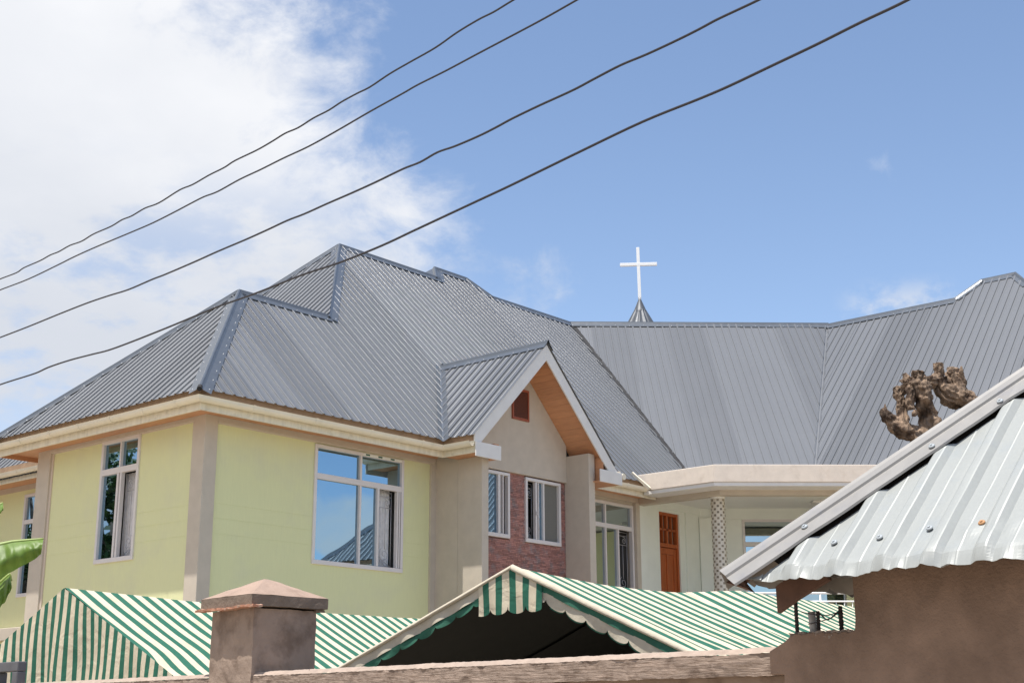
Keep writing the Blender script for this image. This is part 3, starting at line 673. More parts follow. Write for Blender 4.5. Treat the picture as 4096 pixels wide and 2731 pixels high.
# ---- wall right of the bay, with its window
wall('wall', PR, 19.815, 22.52, 0, 5.80, [(20.54, 22.46, 3.92, 5.70)], 'beige', house)
window(PR, 20.52, 22.48, 3.90, 5.735, [(20.575, 22.425, 5.215, 5.30), (21.535, 21.575, 5.30, 5.68), (21.535, 21.575, 3.97, 5.215), (21.94, 21.985, 3.97, 5.215)],
    [(20.575, 21.535, 5.30, 5.68), (21.575, 22.425, 5.30, 5.68), (20.575, 21.535, 3.97, 5.215), (21.575, 21.94, 3.97, 5.215)], grille=(21.98, 22.40, 3.98, 5.21), glass='glassporch')
pil((22.49, 16.06, 0), (22.62, 16.3, 5.80))
MB().box((19.82, 16.08, 5.80), (22.6, 16.3, 5.93)).build('beam', 'beige', house)

# ---- porch
CR = V((22.10, 13.95, 0))          # parapet corner
PP = frameD(CR, eB, nB_)
PORCH_L = 4.75
par = MB()
par.prism([(22.10, 15.74, 6.27), (22.10, 13.95, 6.27), (22.10, 13.95, 5.935), (22.10, 15.40, 5.935)], (0.14, 0.0, 0))
par.build('parapet', 'parapet', house, bevel=0.01)
c2 = V((22.24, 13.99, 0))
MB().hexa([CR+V((0.001, -0.002, 5.935)), CR+eB*PORCH_L+V((0, 0, 5.935)), CR+eB*PORCH_L-nB_*0.14+V((0, 0, 5.935)), CR-nB_*0.14+V((0.03, 0, 5.935)), CR+V((0.001, -0.002, 6.272)), CR+eB*PORCH_L+V((0, 0, 6.272)), CR+eB*PORCH_L-nB_*0.14+V((0, 0, 6.272)), CR-nB_*0.14+V((0.03, 0, 6.272))]).build('parapet', 'parapet', house, bevel=0.01)
# drip lip and beam below, stepping back under the parapet
def ring_part(name, off, z0, z1, m, th=0.2, x_end=15.66):
    d = off
    o1 = V((22.10+d, x_end, 0)); k = V((22.10+d, 13.95+d*math.tan(R(21.3))*1.0, 0)); o2 = CR+eB*PORCH_L-nB_*d
    i1, kk, i2 = o1+V((th, 0, 0)), V((22.10+d+th, k.y+th*0.39, 0)), o2-nB_*th
    mb = MB(); a = [o1, k, o2, i2, kk, i1]
    mb.prism([p+V((0, 0, z0)) for p in a], (0, 0, z1-z0)); return mb.build(name, m, house, bevel=0.006)
ring_part('drip_lip', 0.02, 5.86, 5.935, 'whiteboard', 0.5, 15.60)
ring_part('beam', 0.50, 5.765, 5.92, 'beige', 0.22, 16.10)
# flat slab over the porch and its ceiling
MB().prism([(22.15, 15.7, 5.955), (22.15, 14.0, 5.955), tuple((CR+eB*PORCH_L-nB_*0.1).xy)+(5.955,), tuple((CR+eB*PORCH_L-nB_*4.2).xy)+(5.955,), (24.9, 17.0, 5.955), (22.5, 17.0, 5.955)], (0, 0, 0.12)).build('ceiling', 'ceiling', house)
MB().prism([(22.62, 16.14, 2.75), (22.62, 14.1, 2.75), tuple((CR+eB*PORCH_L-nB_*0.35).xy)+(2.75,), tuple((CR+eB*PORCH_L-nB_*4.2).xy)+(2.75,), (24.9, 17.0, 2.75), (22.62, 17.0, 2.75)], (0, 0, 0.2)).build('porch_floor', 'tilewhite', house)
# white verge flashing where the slope meets the parapet
MB().tube([(21.88, 15.70, 6.285), (22.0, 15.36, 5.945)], 0.035, 4).build('verge_flashing', 'cream', house)
# door wall, pilaster and door
dW = (23.42, 24.16, 2.95, 5.74)
PD = frameX(16.15)
wall('wall', PD, 22.62, 24.95, 2.95, 5.955, [dW], 'porch', house, reveal=0.16, label='pale green porch wall around the orange door')
MB().fbox(PD, 22.62, 22.90, 2.95, 5.955, 0.0, 0.05).build('pilaster', 'porch', house, bevel=0.006)
MB().fbox(PD, 24.36, 24.62, 2.95, 5.80, 0.0, 0.04).build('pilaster', 'porch', house, bevel=0.006)
MB().fbox(PD, 22.90, 24.95, 5.80, 5.955, 0.0, 0.03).build('beam', 'porch', house)
dr = MB(); u0, u1, z0, z1 = dW
for a, b, c, d in ((u0, u0+0.06, z0, z1), (u1-0.06, u1, z0, z1), (u0+0.06, u1-0.06, z1-0.06, z1), (u0+0.06, u1-0.06, 5.02, 5.10)): dr.fbox(PD, a, b, c, d, -0.14, -0.03)
door = dr.build('door', 'door', house, bevel=0.005)
lf = MB(); a, b = u0+0.065, u1-0.065
for p in ((a, a+0.09, z0, 5.01), (b-0.09, b, z0, 5.01), (a+0.09, b-0.09, 4.88, 5.01), (a+0.09, b-0.09, 3.95, 4.07), (a+0.09, b-0.09, z0, 3.12), ((a+b)/2-0.04, (a+b)/2+0.04, 3.12, 3.95), ((a+b)/2-0.04, (a+b)/2+0.04, 4.07, 4.88)): lf.fbox(PD, *p, -0.11, -0.06)
lf.build('door_leaf', 'door', door, bevel=0.006)
for p in ((a+0.09, (a+b)/2-0.04, 3.12, 3.95), ((a+b)/2+0.04, b-0.09, 3.12, 3.95), (a+0.09, (a+b)/2-0.04, 4.07, 4.88), ((a+b)/2+0.04, b-0.09, 4.07, 4.88)): MB().fbox(PD, *p, -0.10, -0.08).build('door_panel', 'door', door, bevel=0.008)
tr_ = MB()
for p in (((a+b)/2-0.03, (a+b)/2+0.03, 5.10, z1-0.06), (a, b, 5.37, 5.41), (a+0.13, a+0.155, 5.10, z1-0.06), (b-0.155, b-0.13, 5.10, z1-0.06)): tr_.fbox(PD, *p, -0.12, -0.055)
tr_.build('transom_bars', 'door', door)
MB().fbox(PD, a, b, 5.10, z1-0.06, -0.13, -0.125).build('transom_glass', 'mesh', door)
MB().fbox(PD, u0, u1, z0, z1, -0.17, -0.165).build('door_back', 'room', door)
# diagonal porch wall with a wide window
BW = V((24.92, 16.15, 0)); PBW = frameD(BW, eB, nB_)
wall('wall', PBW, 0, 9, 2.95, 5.955, [(0.95, 5.2, 3.2, 5.70)], 'porch', house, label='pale porch wall behind the mosaic column')
MB().fbox(PBW, 0.0, 0.25, 2.95, 5.75, 0.0, 0.05).build('pilaster', 'porch', house, bevel=0.006)
MB().fbox(PBW, 0.25, 9, 5.72, 5.955, 0.0, 0.03).build('beam', 'porch', house)
us = [0.95, 2.02, 3.08, 4.14, 5.2]
window(PBW, 0.93, 5.22, 3.18, 5.72, [(0.985, 5.165, 5.14, 5.235)]+[(u-0.025, u+0.025, 3.25, 5.14) for u in us[1:-1]]+[(u-0.025, u+0.025, 5.235, 5.665) for u in us[1:-1]],
    [(x+0.03, y-0.03, 5.235, 5.665) for x, y in zip(us, us[1:])]+[(x+0.03, y-0.03, 3.25, 5.14) for x, y in zip(us, us[1:])], glass='glassporch', dark_room=False)
MB().fbox(PBW, 2.2, 2.55, 5.90, 5.953, 0.9, 1.2).build('ceiling_lamp', 'whiteboard', house, bevel=0.01)
# mosaic column
cc_ = V((22.86, 14.36, 0)); CRD = 0.135; NT = 24
def ringpts(r, n, z): return [cc_+V((r*math.cos(2*math.pi*k/n), r*math.sin(2*math.pi*k/n), z)) for k in range(n)]
colm = MB().loft([ringpts(CRD, 48, 2.95), ringpts(CRD, 48, 5.77)], True, True).build('column', 'tilewhite', house, smooth=False)
MB().loft([ringpts(CRD+0.012, 32, 5.735), ringpts(CRD+0.012, 32, 5.772)], True, True).build('column_collar', 'ceiling', house)
NT = 14; hw = 0.0215; hz_ = 0.042
tile = bpy.data.meshes.new('tile')
tile.from_pydata([(0, -hw, -hz_/2), (0, hw, -hz_/2), (0, hw, hz_/2), (0, -hw, hz_/2), (0.004, -hw, -hz_/2), (0.004, hw, -hz_/2), (0.004, hw, hz_/2), (0.004, -hw, hz_/2)], [], [(4, 5, 6, 7), (0, 1, 5, 4), (1, 2, 6, 5), (2, 3, 7, 6), (3, 0, 4, 7)]); tile.materials.append(M['tiledark'])
view = math.atan2(-cc_.y, -cc_.x); k = 0
while 5.70-k*0.0595 > 3.0:
    for j in range(NT):
        if (j+k) % 2: continue
        a = 2*math.pi*j/NT+0.1; df = (a-view+math.pi) % (2*math.pi)-math.pi
        if abs(df) > 1.6: continue
        o = bpy.data.objects.new('tile', tile); o.location = cc_+V((CRD*0.9965*math.cos(a), CRD*0.9965*math.sin(a), 5.70-k*0.0595)); o.rotation_euler = (0, 0, a); link(o, colm)
    k += 1
# railing along the porch edge
rl = MB()
ro = 0.22
for z, r in ((3.86, 0.022), (3.705, 0.016), (3.35, 0.016)): rl.tube([PP(0.35, z, -ro), PP(PORCH_L, z, -ro)], r, 8)
railing = rl.build('railing', 'whitemetal', house, smooth=True)
for k in range(9):
    u = 0.4+k*0.78
    MB().tube([PP(u, 2.95, -ro), PP(u, 3.85, -ro)], 0.018, 8).build('railing_post', 'whitemetal', railing, smooth=True)
for k in range(40):
    u = 0.55+k*0.155
    MB().tube([PP(u, 2.98, -ro), PP(u, 3.70, -ro)], 0.007, 6).build('baluster', 'whitemetal', railing, smooth=True)
# walls of the right wing
MB().box((26.3, 4.8, 0), (26.5, 13.5, 5.9)).build('wall', 'yellow', house)
MB().box((26.3, 4.7, 0), (35.5, 4.8, 5.9)).build('wall', 'beige', house)
MB().box((25.44, 3.5, 5.5), (26.6, 10.2, 5.53)).build('soffit', 'soffit', house)

# ---- spire with cross, behind the diagonal ridge
SB = V((29.4, 20.1, 0))
def sp_pt(px, py, dist):
    v = fw*FPX+rt*(px-CX)-up*(py-CY); h = math.hypot(v.x, v.y); return EYE+v*(dist/h)
DS = 35.6
ap = sp_pt(2559, 1195, DS); base = sp_pt(2573, 1298, DS); ap.z = ap.z
ax = V((ap.x, ap.y, 0)); Hs = ap.z
def ring3(r, z, n=16, wav=0.0): return [V((ap.x, ap.y, 0))+V((r*(1+wav*(k % 2))*math.cos(2*math.pi*k/n), r*(1+wav*(k % 2))*math.sin(2*math.pi*k/n), z)) for k in range(n)]
spire = MB().loft([ring3(1.15, Hs-2.2, 32, 0.05), ring3(0.15, Hs-0.33, 32, 0.12)], True, False).build('spire', 'coneflash', house, recalc=False)
MB().loft([ring3(0.185, Hs-0.37, 24), ring3(0.17, Hs-0.345, 24), ring3(0.032, Hs-0.01, 24)], True, False).build('spire_cap', 'coneflash', spire, smooth=True, recalc=False)
MB().tube([V((ap.x, ap.y, Hs-0.03)), V((ap.x, ap.y, Hs+0.03))], 0.04, 10).build('spire_tip', 'crossmetal', spire, smooth=True)
top = sp_pt(2551, 991, DS); bl, br_ = sp_pt(2480, 1060, DS), sp_pt(2628, 1056, DS)
xd = (br_-bl).normalized(); zd = (top-ap).normalized(); yd = zd.cross(xd).normalized(); hw = 0.043
cr = MB()
def beam(a, b, s1, s2, w1, w2): cr.hexa([a-s1*w1-s2*w2, a+s1*w1-s2*w2, a+s1*w1+s2*w2, a-s1*w1+s2*w2, b-s1*w1-s2*w2, b+s1*w1-s2*w2, b+s1*w1+s2*w2, b-s1*w1+s2*w2])
beam(ap+zd*0.02, top, xd, yd, hw, 0.04)
cr.build('cross', 'crossmetal', spire, bevel=0.006)
cr = MB(); beam(bl, br_, zd, yd, hw, 0.038)
cr.build('cross_arm', 'crossmetal', spire, bevel=0.006)
SCREWS.build('screw', 'whitemetal', roof, kind='stuff', recalc=False)

# ------------------------------------------------------------------ striped tents
def dirv(a): return V((math.cos(R(a)), math.sin(R(a)), 0))
RD, SD = dirv(3.5), dirv(-86.5)
def nz(p, s, a): return a*noise.noise(V(p)*s)
def sheet(name, fn, nu, nv, m, parent, uvf=None, smooth=True):
    vs, uv, fs = [], [], []
    for i in range(nu+1):
        for j in range(nv+1):
            p = fn(i/nu, j/nv); vs.append(p)
            if uvf: uv.append(uvf(i/nu, j/nv))
    for i in range(nu):
        for j in range(nv): fs.append((i*(nv+1)+j, i*(nv+1)+j+1, (i+1)*(nv+1)+j+1, (i+1)*(nv+1)+j))
    return obj(name, vs, fs, m, parent, smooth=smooth, uvs=uv if uvf else None, recalc=False)
PER = 0.135
def tent_roof(t, A, length, half, tanR, tanL, phase=0.0, sag=0.05, rear_cut=0.0, rd=RD, amp=0.012, per=PER, dip=0.0, rsag=0.04):
    sd = V((rd.y, -rd.x, 0))
    def slope_fn(sign, tn, off=0.0):
        def f(u, v):
            L_ = length*u+rear_cut*v*u
            a = half*v; z = -tn*a-sag*math.sin(math.pi*min(1, v*1.15))*(0.5+0.5*math.sin(math.pi*u))
            p = A+rd*L_+sd*(sign*a)+V((0, 0, z-off-rsag*math.sin(math.pi*u)*(1-v)))
            wv = amp*(math.sin(L_*2*math.pi/0.31+3*noise.noise(p*1.2))*v+1.3*noise.noise(p*2.2)*(0.2+v))
            return p+V((0, 0, wv-dip*max(0, 1-L_/1.6)))
        return f
    uvf = lambda u, v: ((length*u)/per+phase+0.16*math.sin(v*4.2+u*9)*v*u+0.45*math.exp(-u*7)*math.sin(v*13)*v+0.12*math.sin(v*23+u*5)*v*math.exp(-u*3), v)
    sheet('roof_cloth', slope_fn(1, tanR), 90, 26, 'stripe', t, uvf); sheet('roof_cloth', slope_fn(-1, tanL), 90, 26, 'stripe', t, uvf)
    sheet('shade_sheet', slope_fn(1, tanR, 0.045), 40, 14, 'shade_sheet', t); sheet('shade_sheet', slope_fn(-1, tanL, 0.045), 40, 14, 'shade_sheet', t)  # added black sheets under the cloth stand for the interior shade
    # added black sheet closes the far end so the inside stays dark
    E_ = A+rd*(length-0.02)
    obj('rear_shade_sheet', [E_-V((0, 0, 0.03)), E_+sd*half-V((0, 0, tanR*half+0.03)), E_+sd*half-V((0, 0, A.z-0.05)), E_-sd*half-V((0, 0, A.z-0.05)), E_-sd*half-V((0, 0, tanL*half+0.03))], [(0, 1, 2, 3, 4)], 'shade_sheet', t)
    for s in (-1, 1):
        for q in (0.03, length-0.05):
            z = A.z-(tanR if s > 0 else tanL)*half-0.02; b = A+rd*q+sd*(s*(half-0.03)); MB().tube([V((b.x, b.y, 0)), V((b.x, b.y, z))], 0.02, 8).build('pole', 'gate', t)
TG = 'striped tents in the compound'
A1 = V((6.765, 11.101, 2.745))
t1 = thing('striped_tent', 'green and cream striped tent with closed striped front, left of the concrete pillar', 'tent', (A1.x, A1.y, 0), TG)
tent_roof(t1, A1, 5.6, 2.45, 0.505, 0.50, phase=0.2, sag=0.03, per=0.175)
def front1(u, v):
    a = -2.45+4.9*u; top = A1.z-0.503*abs(a)-0.004; z = top+(0.55-top)*v
    p = A1+SD*a; p = V((p.x, p.y, z))
    wv = 0.022*math.sin(a*2*math.pi/0.55+2.5*noise.noise(V((a*1.3, z*0.8, 0))))*min(1, v*3)+0.05*noise.noise(V((a*1.5, z*0.9, 4)))*min(1, v*4)
    return p-RD*(0.012+wv)+SD*(0.035*noise.noise(V((a*1.1, z*1.2, 9)))*min(1, v*3))
sheet('front_cloth', front1, 150, 40, 'stripe', t1, lambda u, v: ((-2.45+4.9*u)/0.114+0.3+0.02*math.sin(v*5), v))

A2 = V((6.675, 5.735, 2.535))
t2 = thing('striped_tent', 'green and cream striped tent with open dark front under a scalloped valance', 'tent', (A2.x, A2.y, 0), TG)
TR_, TL_ = 0.445, 0.395
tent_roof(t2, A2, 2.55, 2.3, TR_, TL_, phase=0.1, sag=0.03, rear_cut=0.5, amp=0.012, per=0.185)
def q2(a, dz, out=0.0): 
    p = A2+SD*a-RD*out; return V((p.x, p.y, A2.z+dz))
rakez = lambda a: -(TR_*a if a > 0 else -TL_*a)
def scallop(f, depth, p=0.26): return depth*abs(math.sin(math.pi*f))**p
def strip(name, a0, a1, top, bot, m, out, nu=120, nv=3, uvf=None, wv=0.008):
    def f(u, v):
        a = a0+(a1-a0)*u; zt, zb_ = top(a), bot(a); z = zt+(zb_-zt)*v
        return q2(a, z, out+wv*math.sin(a*23+z*9)*v+0.012*noise.noise(V((a*5, z*5, out*50))))
    return sheet(name, f, nu, nv, m, t2, uvf)
# rolled cream trim on both rakes
for s, w_ in ((-1, 0.012), (1, 0.022)):
    secs = []
    for k in range(41):
        a = s*2.3*k/40; w2 = w_*(1-0.15*k/40)*(1+0.15*noise.noise(V((a*4, s, 0)))); z = rakez(a)
        secs.append([q2(a, z+0.010, -0.01), q2(a, z+0.015, 0.012), q2(a, z+0.008, 0.026), q2(a, z-w2*0.45, 0.036+0.004*noise.noise(V((a*9, 1, s)))), q2(a, z-w2, 0.034), q2(a, z-w2-0.006, 0.02)])
    MB().loft(secs).build('rake_trim', 'tentcream', t2, smooth=True, recalc=False)
# striped tongue under the peak
strip('valance', -0.27, 0.235, lambda a: rakez(a)-0.004, lambda a: -0.235-scallop((a+0.60)/0.142, 0.062)+0.02*a, 'stripe', 0.022, nu=140, nv=6, uvf=lambda u, v: ((-0.27+0.505*u)/0.107+0.15, v))
# left rake: cream band with green scallops; right rake: green band with cream scallops
strip('valance', -2.3, -0.245, lambda a: rakez(a)-0.004, lambda a: rakez(a)-0.078, 'tentcream', 0.016)
strip('valance', -2.3, -0.245, lambda a: rakez(a)-0.074, lambda a: rakez(a)-0.085-scallop(a/0.158, 0.046), 'tentgreen', 0.012, nu=360)
strip('valance', 0.20, 2.3, lambda a: rakez(a)-0.012, lambda a: rakez(a)-0.070, 'tentgreen', 0.018)
strip('valance', 0.22, 2.3, lambda a: rakez(a)-0.066, lambda a: rakez(a)-0.088-scallop((a+0.05)/0.152, 0.058), 'tentcream', 0.014, nu=360)
strip('valance', 0.28, 2.3, lambda a: rakez(a)-0.075, lambda a: rakez(a)-0.097-scallop((a+0.06)/0.152, 0.060), 'tentgreen', 0.006, nu=360)

A3 = sp_pt(2735, 2352, 10.6)-dirv(2.66)*0.75+V((0, 0, 0.045))
t3 = thing('striped_tent', 'pale green and cream striped tent behind, roof only, left of the shed wall', 'tent', (A3.x, A3.y, 0), TG)
tent_roof(t3, A3, 5.9, 2.2, 0.45, 0.40, phase=0.4, sag=0.025, dip=0.135, rsag=0.005, rd=dirv(2.66), amp=0.014, per=0.19)

# ------------------------------------------------------------------ boundary wall, pillar, gate
W_ = dirv(84); NF = V((W_.y, -W_.x, 0)); KF = 3.8239      # W_ runs along the wall to the left, NF points away from the camera
def wp(w, z, d=0.0): # point on the wall front plane; d = depth behind it
    p = W_*w+NF*(KF+d); return V((p.x, p.y, z))
def rough(mb_pts_fn, name, m, parent, nu, nv, nw, amp, scale=9.0, smooth=False):
    """closed grid box; fn(u,v,w) -> point, surfaces shaken by noise"""
    idx = {}; vs = []; fs = []
    def vid(i, j, k):
        if (i, j, k) not in idx:
            p = mb_pts_fn(i/nu, j/nv, k/nw); q = p*scale
            p = p+amp*V((noise.noise(q), noise.noise(q+V((31, 7, 3))), noise.noise(q+V((5, 57, 11)))))+0.5*amp*V((noise.noise(q*3), noise.noise(q*3+V((9, 1, 3))), noise.noise(q*3+V((2, 8, 1)))))
            idx[(i, j, k)] = len(vs); vs.append(p)
        return idx[(i, j, k)]
    for i in range(nu):
        for j in range(nv):
            for k in (0, nw): fs.append((vid(i, j, k), vid(i+1, j, k), vid(i+1, j+1, k), vid(i, j+1, k)))
    for i in range(nu):
        for k in range(nw):
            for j in (0, nv): fs.append((vid(i, j, k), vid(i+1, j, k), vid(i+1, j, k+1), vid(i, j, k+1)))
    for j in range(nv):
        for k in range(nw):
            for i in (0, nu): fs.append((vid(i, j, k), vid(i, j+1, k), vid(i, j+1, k+1), vid(i, j, k+1)))
    return obj(name, vs, fs, m, parent, smooth=smooth)
fence = thing('boundary_wall', 'low brown concrete boundary wall with rough coping along the bottom of the view', 'wall', wp(4.5, 0, 0.07))
rough(lambda u, v, w: wp(2.5+7.4*u, 1.735*v, 0.055+0.13*w), 'wall', 'concrete', fence, 60, 10, 2, 0.004)
CD, CZ = (0, 0.020, 0.05, 0.10, 0.16), (0, 0.0165, 0.021, 0.022, 0.022)
def coping(a, b): return lambda u, v, w: wp(a+(b-a)*u, 1.735+0.073*v, 0.15*w)
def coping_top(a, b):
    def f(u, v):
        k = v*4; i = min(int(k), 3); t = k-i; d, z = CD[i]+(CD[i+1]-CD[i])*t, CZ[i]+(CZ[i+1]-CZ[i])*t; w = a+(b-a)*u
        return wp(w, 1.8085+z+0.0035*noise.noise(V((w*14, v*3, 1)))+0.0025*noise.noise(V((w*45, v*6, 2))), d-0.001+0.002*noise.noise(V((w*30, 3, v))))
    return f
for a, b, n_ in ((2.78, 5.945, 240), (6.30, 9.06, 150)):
    rough(coping(a, b), 'coping', 'coping', fence, n_, 8, 3, 0.0045, 16)
    sheet('coping_sunlit_top', coping_top(a, b), n_*2, 12, 'copingsun', fence, smooth=False)
# mortar crumbs lying on the coping
cb_ = MB()
for k in range(46):
    w = rnd.choice((rnd.uniform(2.9, 5.4), rnd.uniform(5.0, 5.5), rnd.uniform(5.0, 5.5))); s = rnd.uniform(0.0015, 0.0045); c = wp(w, 1.826+s*0.4, rnd.uniform(0.02, 0.12))
    cb_.add([c+V((s, 0, 0)), c+V((0, s, 0)), c-V((s, 0, 0)), c-V((0, s, 0)), c+V((0, 0, s)), c-V((0, 0, s))], [(0, 1, 4), (1, 2, 4), (2, 3, 4), (3, 0, 4), (1, 0, 5), (2, 1, 5), (3, 2, 5), (0, 3, 5)])
cb_.build('mortar_crumbs', 'cappink', fence, kind='stuff')
# pillar with pyramid cap
CC = V((4.370, 5.469, 0)); RX = dirv(-4)
pillar = thing('gate_pillar', 'square concrete pillar with a shallow pyramid cap on the boundary wall', 'pillar', CC+W_*0.24+RX*0.23)
def pp(a, b, z): return CC+W_*a+RX*b+V((0, 0, z))
CA, CB_, INS = 0.478, 0.475, 0.038
rough(lambda u, v, w: pp(0.033+(CA-0.085)*u, INS+(CB_-0.09)*w, 2.14*v), 'shaft', 'concrete', pillar, 14, 60, 14, 0.0045, 12)
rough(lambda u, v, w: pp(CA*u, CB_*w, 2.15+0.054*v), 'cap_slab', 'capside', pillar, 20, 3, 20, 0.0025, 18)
def pyr(u, v, w):
    k = 1-v*0.97; return pp(CA/2+(u-0.5)*CA*k*1.0, CB_/2+(w-0.5)*CB_*k, 2.205+0.105*v)
rough(pyr, 'cap_top', 'cappink', pillar, 16, 10, 16, 0.0025, 14)
rough(lambda u, v, w: pp(-0.05+(CA+0.075)*u, -0.022+0.055*w, 2.138+0.012*v+0.003*math.sin(u*9)), 'formwork_tile', 'tilebrick', pillar, 30, 2, 4, 0.004, 30)
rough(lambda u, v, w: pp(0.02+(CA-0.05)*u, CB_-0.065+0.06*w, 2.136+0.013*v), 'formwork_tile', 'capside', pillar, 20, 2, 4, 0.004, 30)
# gate leaf: dark square tube frame at the far left end of the wall
gate = thing('metal_gate', 'dark grey steel tube gate frame at the bottom left corner', 'gate', (4.9, 9.3, 0))
def gp(px, py, d=0.0):
    v = fw*FPX+rt*(px-CX)-up*(py-CY); t = (KF+0.05+d-NF.dot(EYE))/NF.dot(v); return EYE+v*t
g0, g1 = gp(84, 2643), gp(84, 2674)
gw_ = W_.dot(g0); gz = g0.z; ts = 0.062
def gbox(w0_, w1_, z0_, z1_, name='gate_bar'): MB().hexa([wp(w0_, z0_, 0.03), wp(w1_, z0_, 0.03), wp(w1_, z0_, 0.03+ts), wp(w0_, z0_, 0.03+ts), wp(w0_, z1_, 0.03), wp(w1_, z1_, 0.03), wp(w1_, z1_, 0.03+ts), wp(w0_, z1_, 0.03+ts)]).build(name, 'gate', gate, bevel=0.006)
gbox(gw_, gw_+1.6, gz-ts, gz); gbox(gw_, gw_+ts*1.25, 0.1, gz-ts-0.001); gbox(gw_+1.54, gw_+1.6, 0.1, gz-ts-0.001); gbox(gw_+ts*1.25, gw_+1.54, 0.1, 0.16)
for k in range(5): gbox(gw_+0.28+k*0.24, gw_+0.30+k*0.24, 0.16, gz-ts-0.001)

# ------------------------------------------------------------------ shed on the right
KS = -0.02                         # wall face, in front of the fence plane
shed = thing('tin_roof_shed', 'small brown plastered shed with pale ribbed tin roof at the right edge', 'shed', wp(1.5, 0, 1.0))
out_ = [(-2.5, 0), (2.79, 0), (2.745, 1.735), (2.80, 1.737), (2.80, 1.812), (2.765, 1.828), (2.735, 1.842), (2.712, 1.858)]
x = 2.70
while x > 2.475: out_.append((x, 1.861+0.006*noise.noise(V((x*60, 0, 0)))+0.004*rnd.random())); x -= 0.008
out_ += [(2.4665, 1.866), (2.462, 1.90), (2.4625, 1.96), (2.4615, 2.13), (-2.5, 2.13)]
MB().prism([wp(a, b, KS) for a, b in out_], NF*0.16).build('wall', 'shedwall', shed, bevel=0.004)
rough(lambda u, v, w: wp(2.47+0.245*u, 1.845+0.022*v, KS+0.005+0.15*w), 'broken_mortar', 'mortar', shed, 60, 3, 14, 0.009, 45)
rough(lambda u, v, w: wp(2.70+0.09*u, 1.80+0.05*v*(1-0.75*u), KS+0.004+0.14*w), 'broken_mortar', 'mortar', shed, 20, 4, 12, 0.006, 45)
# roof: front slope with corner hip
PIT = math.tan(R(42.2)); EV = KF+KS-0.24
EC = 2.775                          # w of the eave corner
ZE = 2.024
def zshed(x, y): return ZE+PIT*(NF.x*x+NF.y*y-EV)
def zleft(x, y): return ZE+PIT*(EC-(W_.x*x+W_.y*y))
def sp2(w, k): p = W_*w+NF*(EV+k); return (p.x, p.y)
TIN = [(0, 0), (0.042, 0), (0.046, 0.0015), (0.050, 0), (0.094, 0), (0.112, 0.0165), (0.117, 0.0178), (0.138, 0.0178), (0.143, 0.0165), (0.161, 0)]
TPER = 0.163
def dent(s, t, dt, e, u, n):
    f = max(0.0, 1-dt/0.11); f2 = max(0.0, 1-dt/0.045)
    return n*(0.016*f*f*noise.noise(V((s*19, 2.2, 0)))-0.012*f2*abs(noise.noise(V((s*24, 7, 0))))-0.012*f2)+u*(0.009*f2*noise.noise(V((s*9, 1.3, 5))))+n*0.003*noise.noise(V((s*6, t*5, 3)))+n*0.006*math.exp(-((t-0.13)/0.03)**2)*noise.noise(V((s*16, 0, 8)))
LROOF = 2.6
slope([sp2(EC-0.03, 0), sp2(-2.2, 0), sp2(-2.2, LROOF), sp2(EC-LROOF-0.118, LROOF), sp2(EC-0.123, 0.01)], zshed, tuple(-W_.xy), tuple(NF.xy), shed, m='tin', per_sheet=4, name='roof_sheet', s_off=0.0715, tilt=0.004, edge=dent, prof=TIN, per=TPER, tseg=40, solid=0.0015, flat=0.6, sdiv=0.011)
def dent2(s, t, dt, e, u, n):
    f = max(0.0, 1-dt/0.10); return n*(0.02*f*noise.noise(V((s*17, 9.2, 0))))+u*(0.02*f*noise.noise(V((s*11, 4.3, 5))))
slope([sp2(EC, 0.03), sp2(EC, LROOF), sp2(EC-LROOF+0.03, LROOF)], zleft, tuple(NF.xy), tuple(-W_.xy), shed, m='tinunder', per_sheet=4, name='roof_sheet', s_off=0.03, tilt=0.004, edge=dent2, prof=TIN, per=TPER, tseg=10, solid=0.0015)
nS = V((-NF.x*PIT, -NF.y*PIT, 1)).normalized(); nLs = V((W_.x*PIT, W_.y*PIT, 1)).normalized()
h0 = V((*sp2(EC, 0), ZE)); h1 = V((*sp2(EC-LROOF, LROOF), ZE+PIT*LROOF)); hd = (h1-h0).normalized()
def hipcap():
    def fl(n, o):
        f = hd.cross(n).normalized(); return -f if f.dot(o) > 0 else f
    fA, fB = fl(nS, nLs), fl(nLs, nS); bis = (nS+nLs).normalized(); h = 0.024
    secs = []
    for i in range(61):
        t = i/60; c = h0+hd*((h1-h0).length)*t; wa = 0.092+0.003*noise.noise(c*6)+0.002*math.sin(t*70); wob = 0.003*noise.noise(c*9)
        sag_ = -0.006*math.exp(-t*25)
        secs.append([c+fA*wa+nS*(h-0.006+wob), c+fA*(wa-0.003)+nS*(h+0.001+wob), c+fA*0.031+nS*(h+0.003), c+fA*0.028+nS*(h+0.009)+bis*0.002, c+fA*0.016+bis*(h+0.016), c+fA*0.003+bis*(h+0.019), c+fB*0.008+bis*(h+0.017), c+fB*0.02+nLs*(h+0.004), c+fB*0.08+nLs*(h+sag_)])
    return MB().loft(secs).build('hip_cap', 'tincap', shed, recalc=False, solid=0.0014)
hc = hipcap()
fS = hd.cross(nS).normalized()
if fS.dot(nLs) > 0: fS = -fS
MB().hexa([h0+hd*0.30+nS*-0.05, h0+hd*0.30+fS*0.13+nS*-0.05, h1+fS*0.13+nS*-0.05, h1+nS*-0.05, h0+hd*0.16+nS*-0.012, h0+hd*0.16+fS*0.13+nS*-0.012, h1+fS*0.13+nS*-0.012, h1+nS*-0.012]).build('hip_gap_shade', 'gapshade', shed)  # added dark board that paints the shade of the gap under the cap
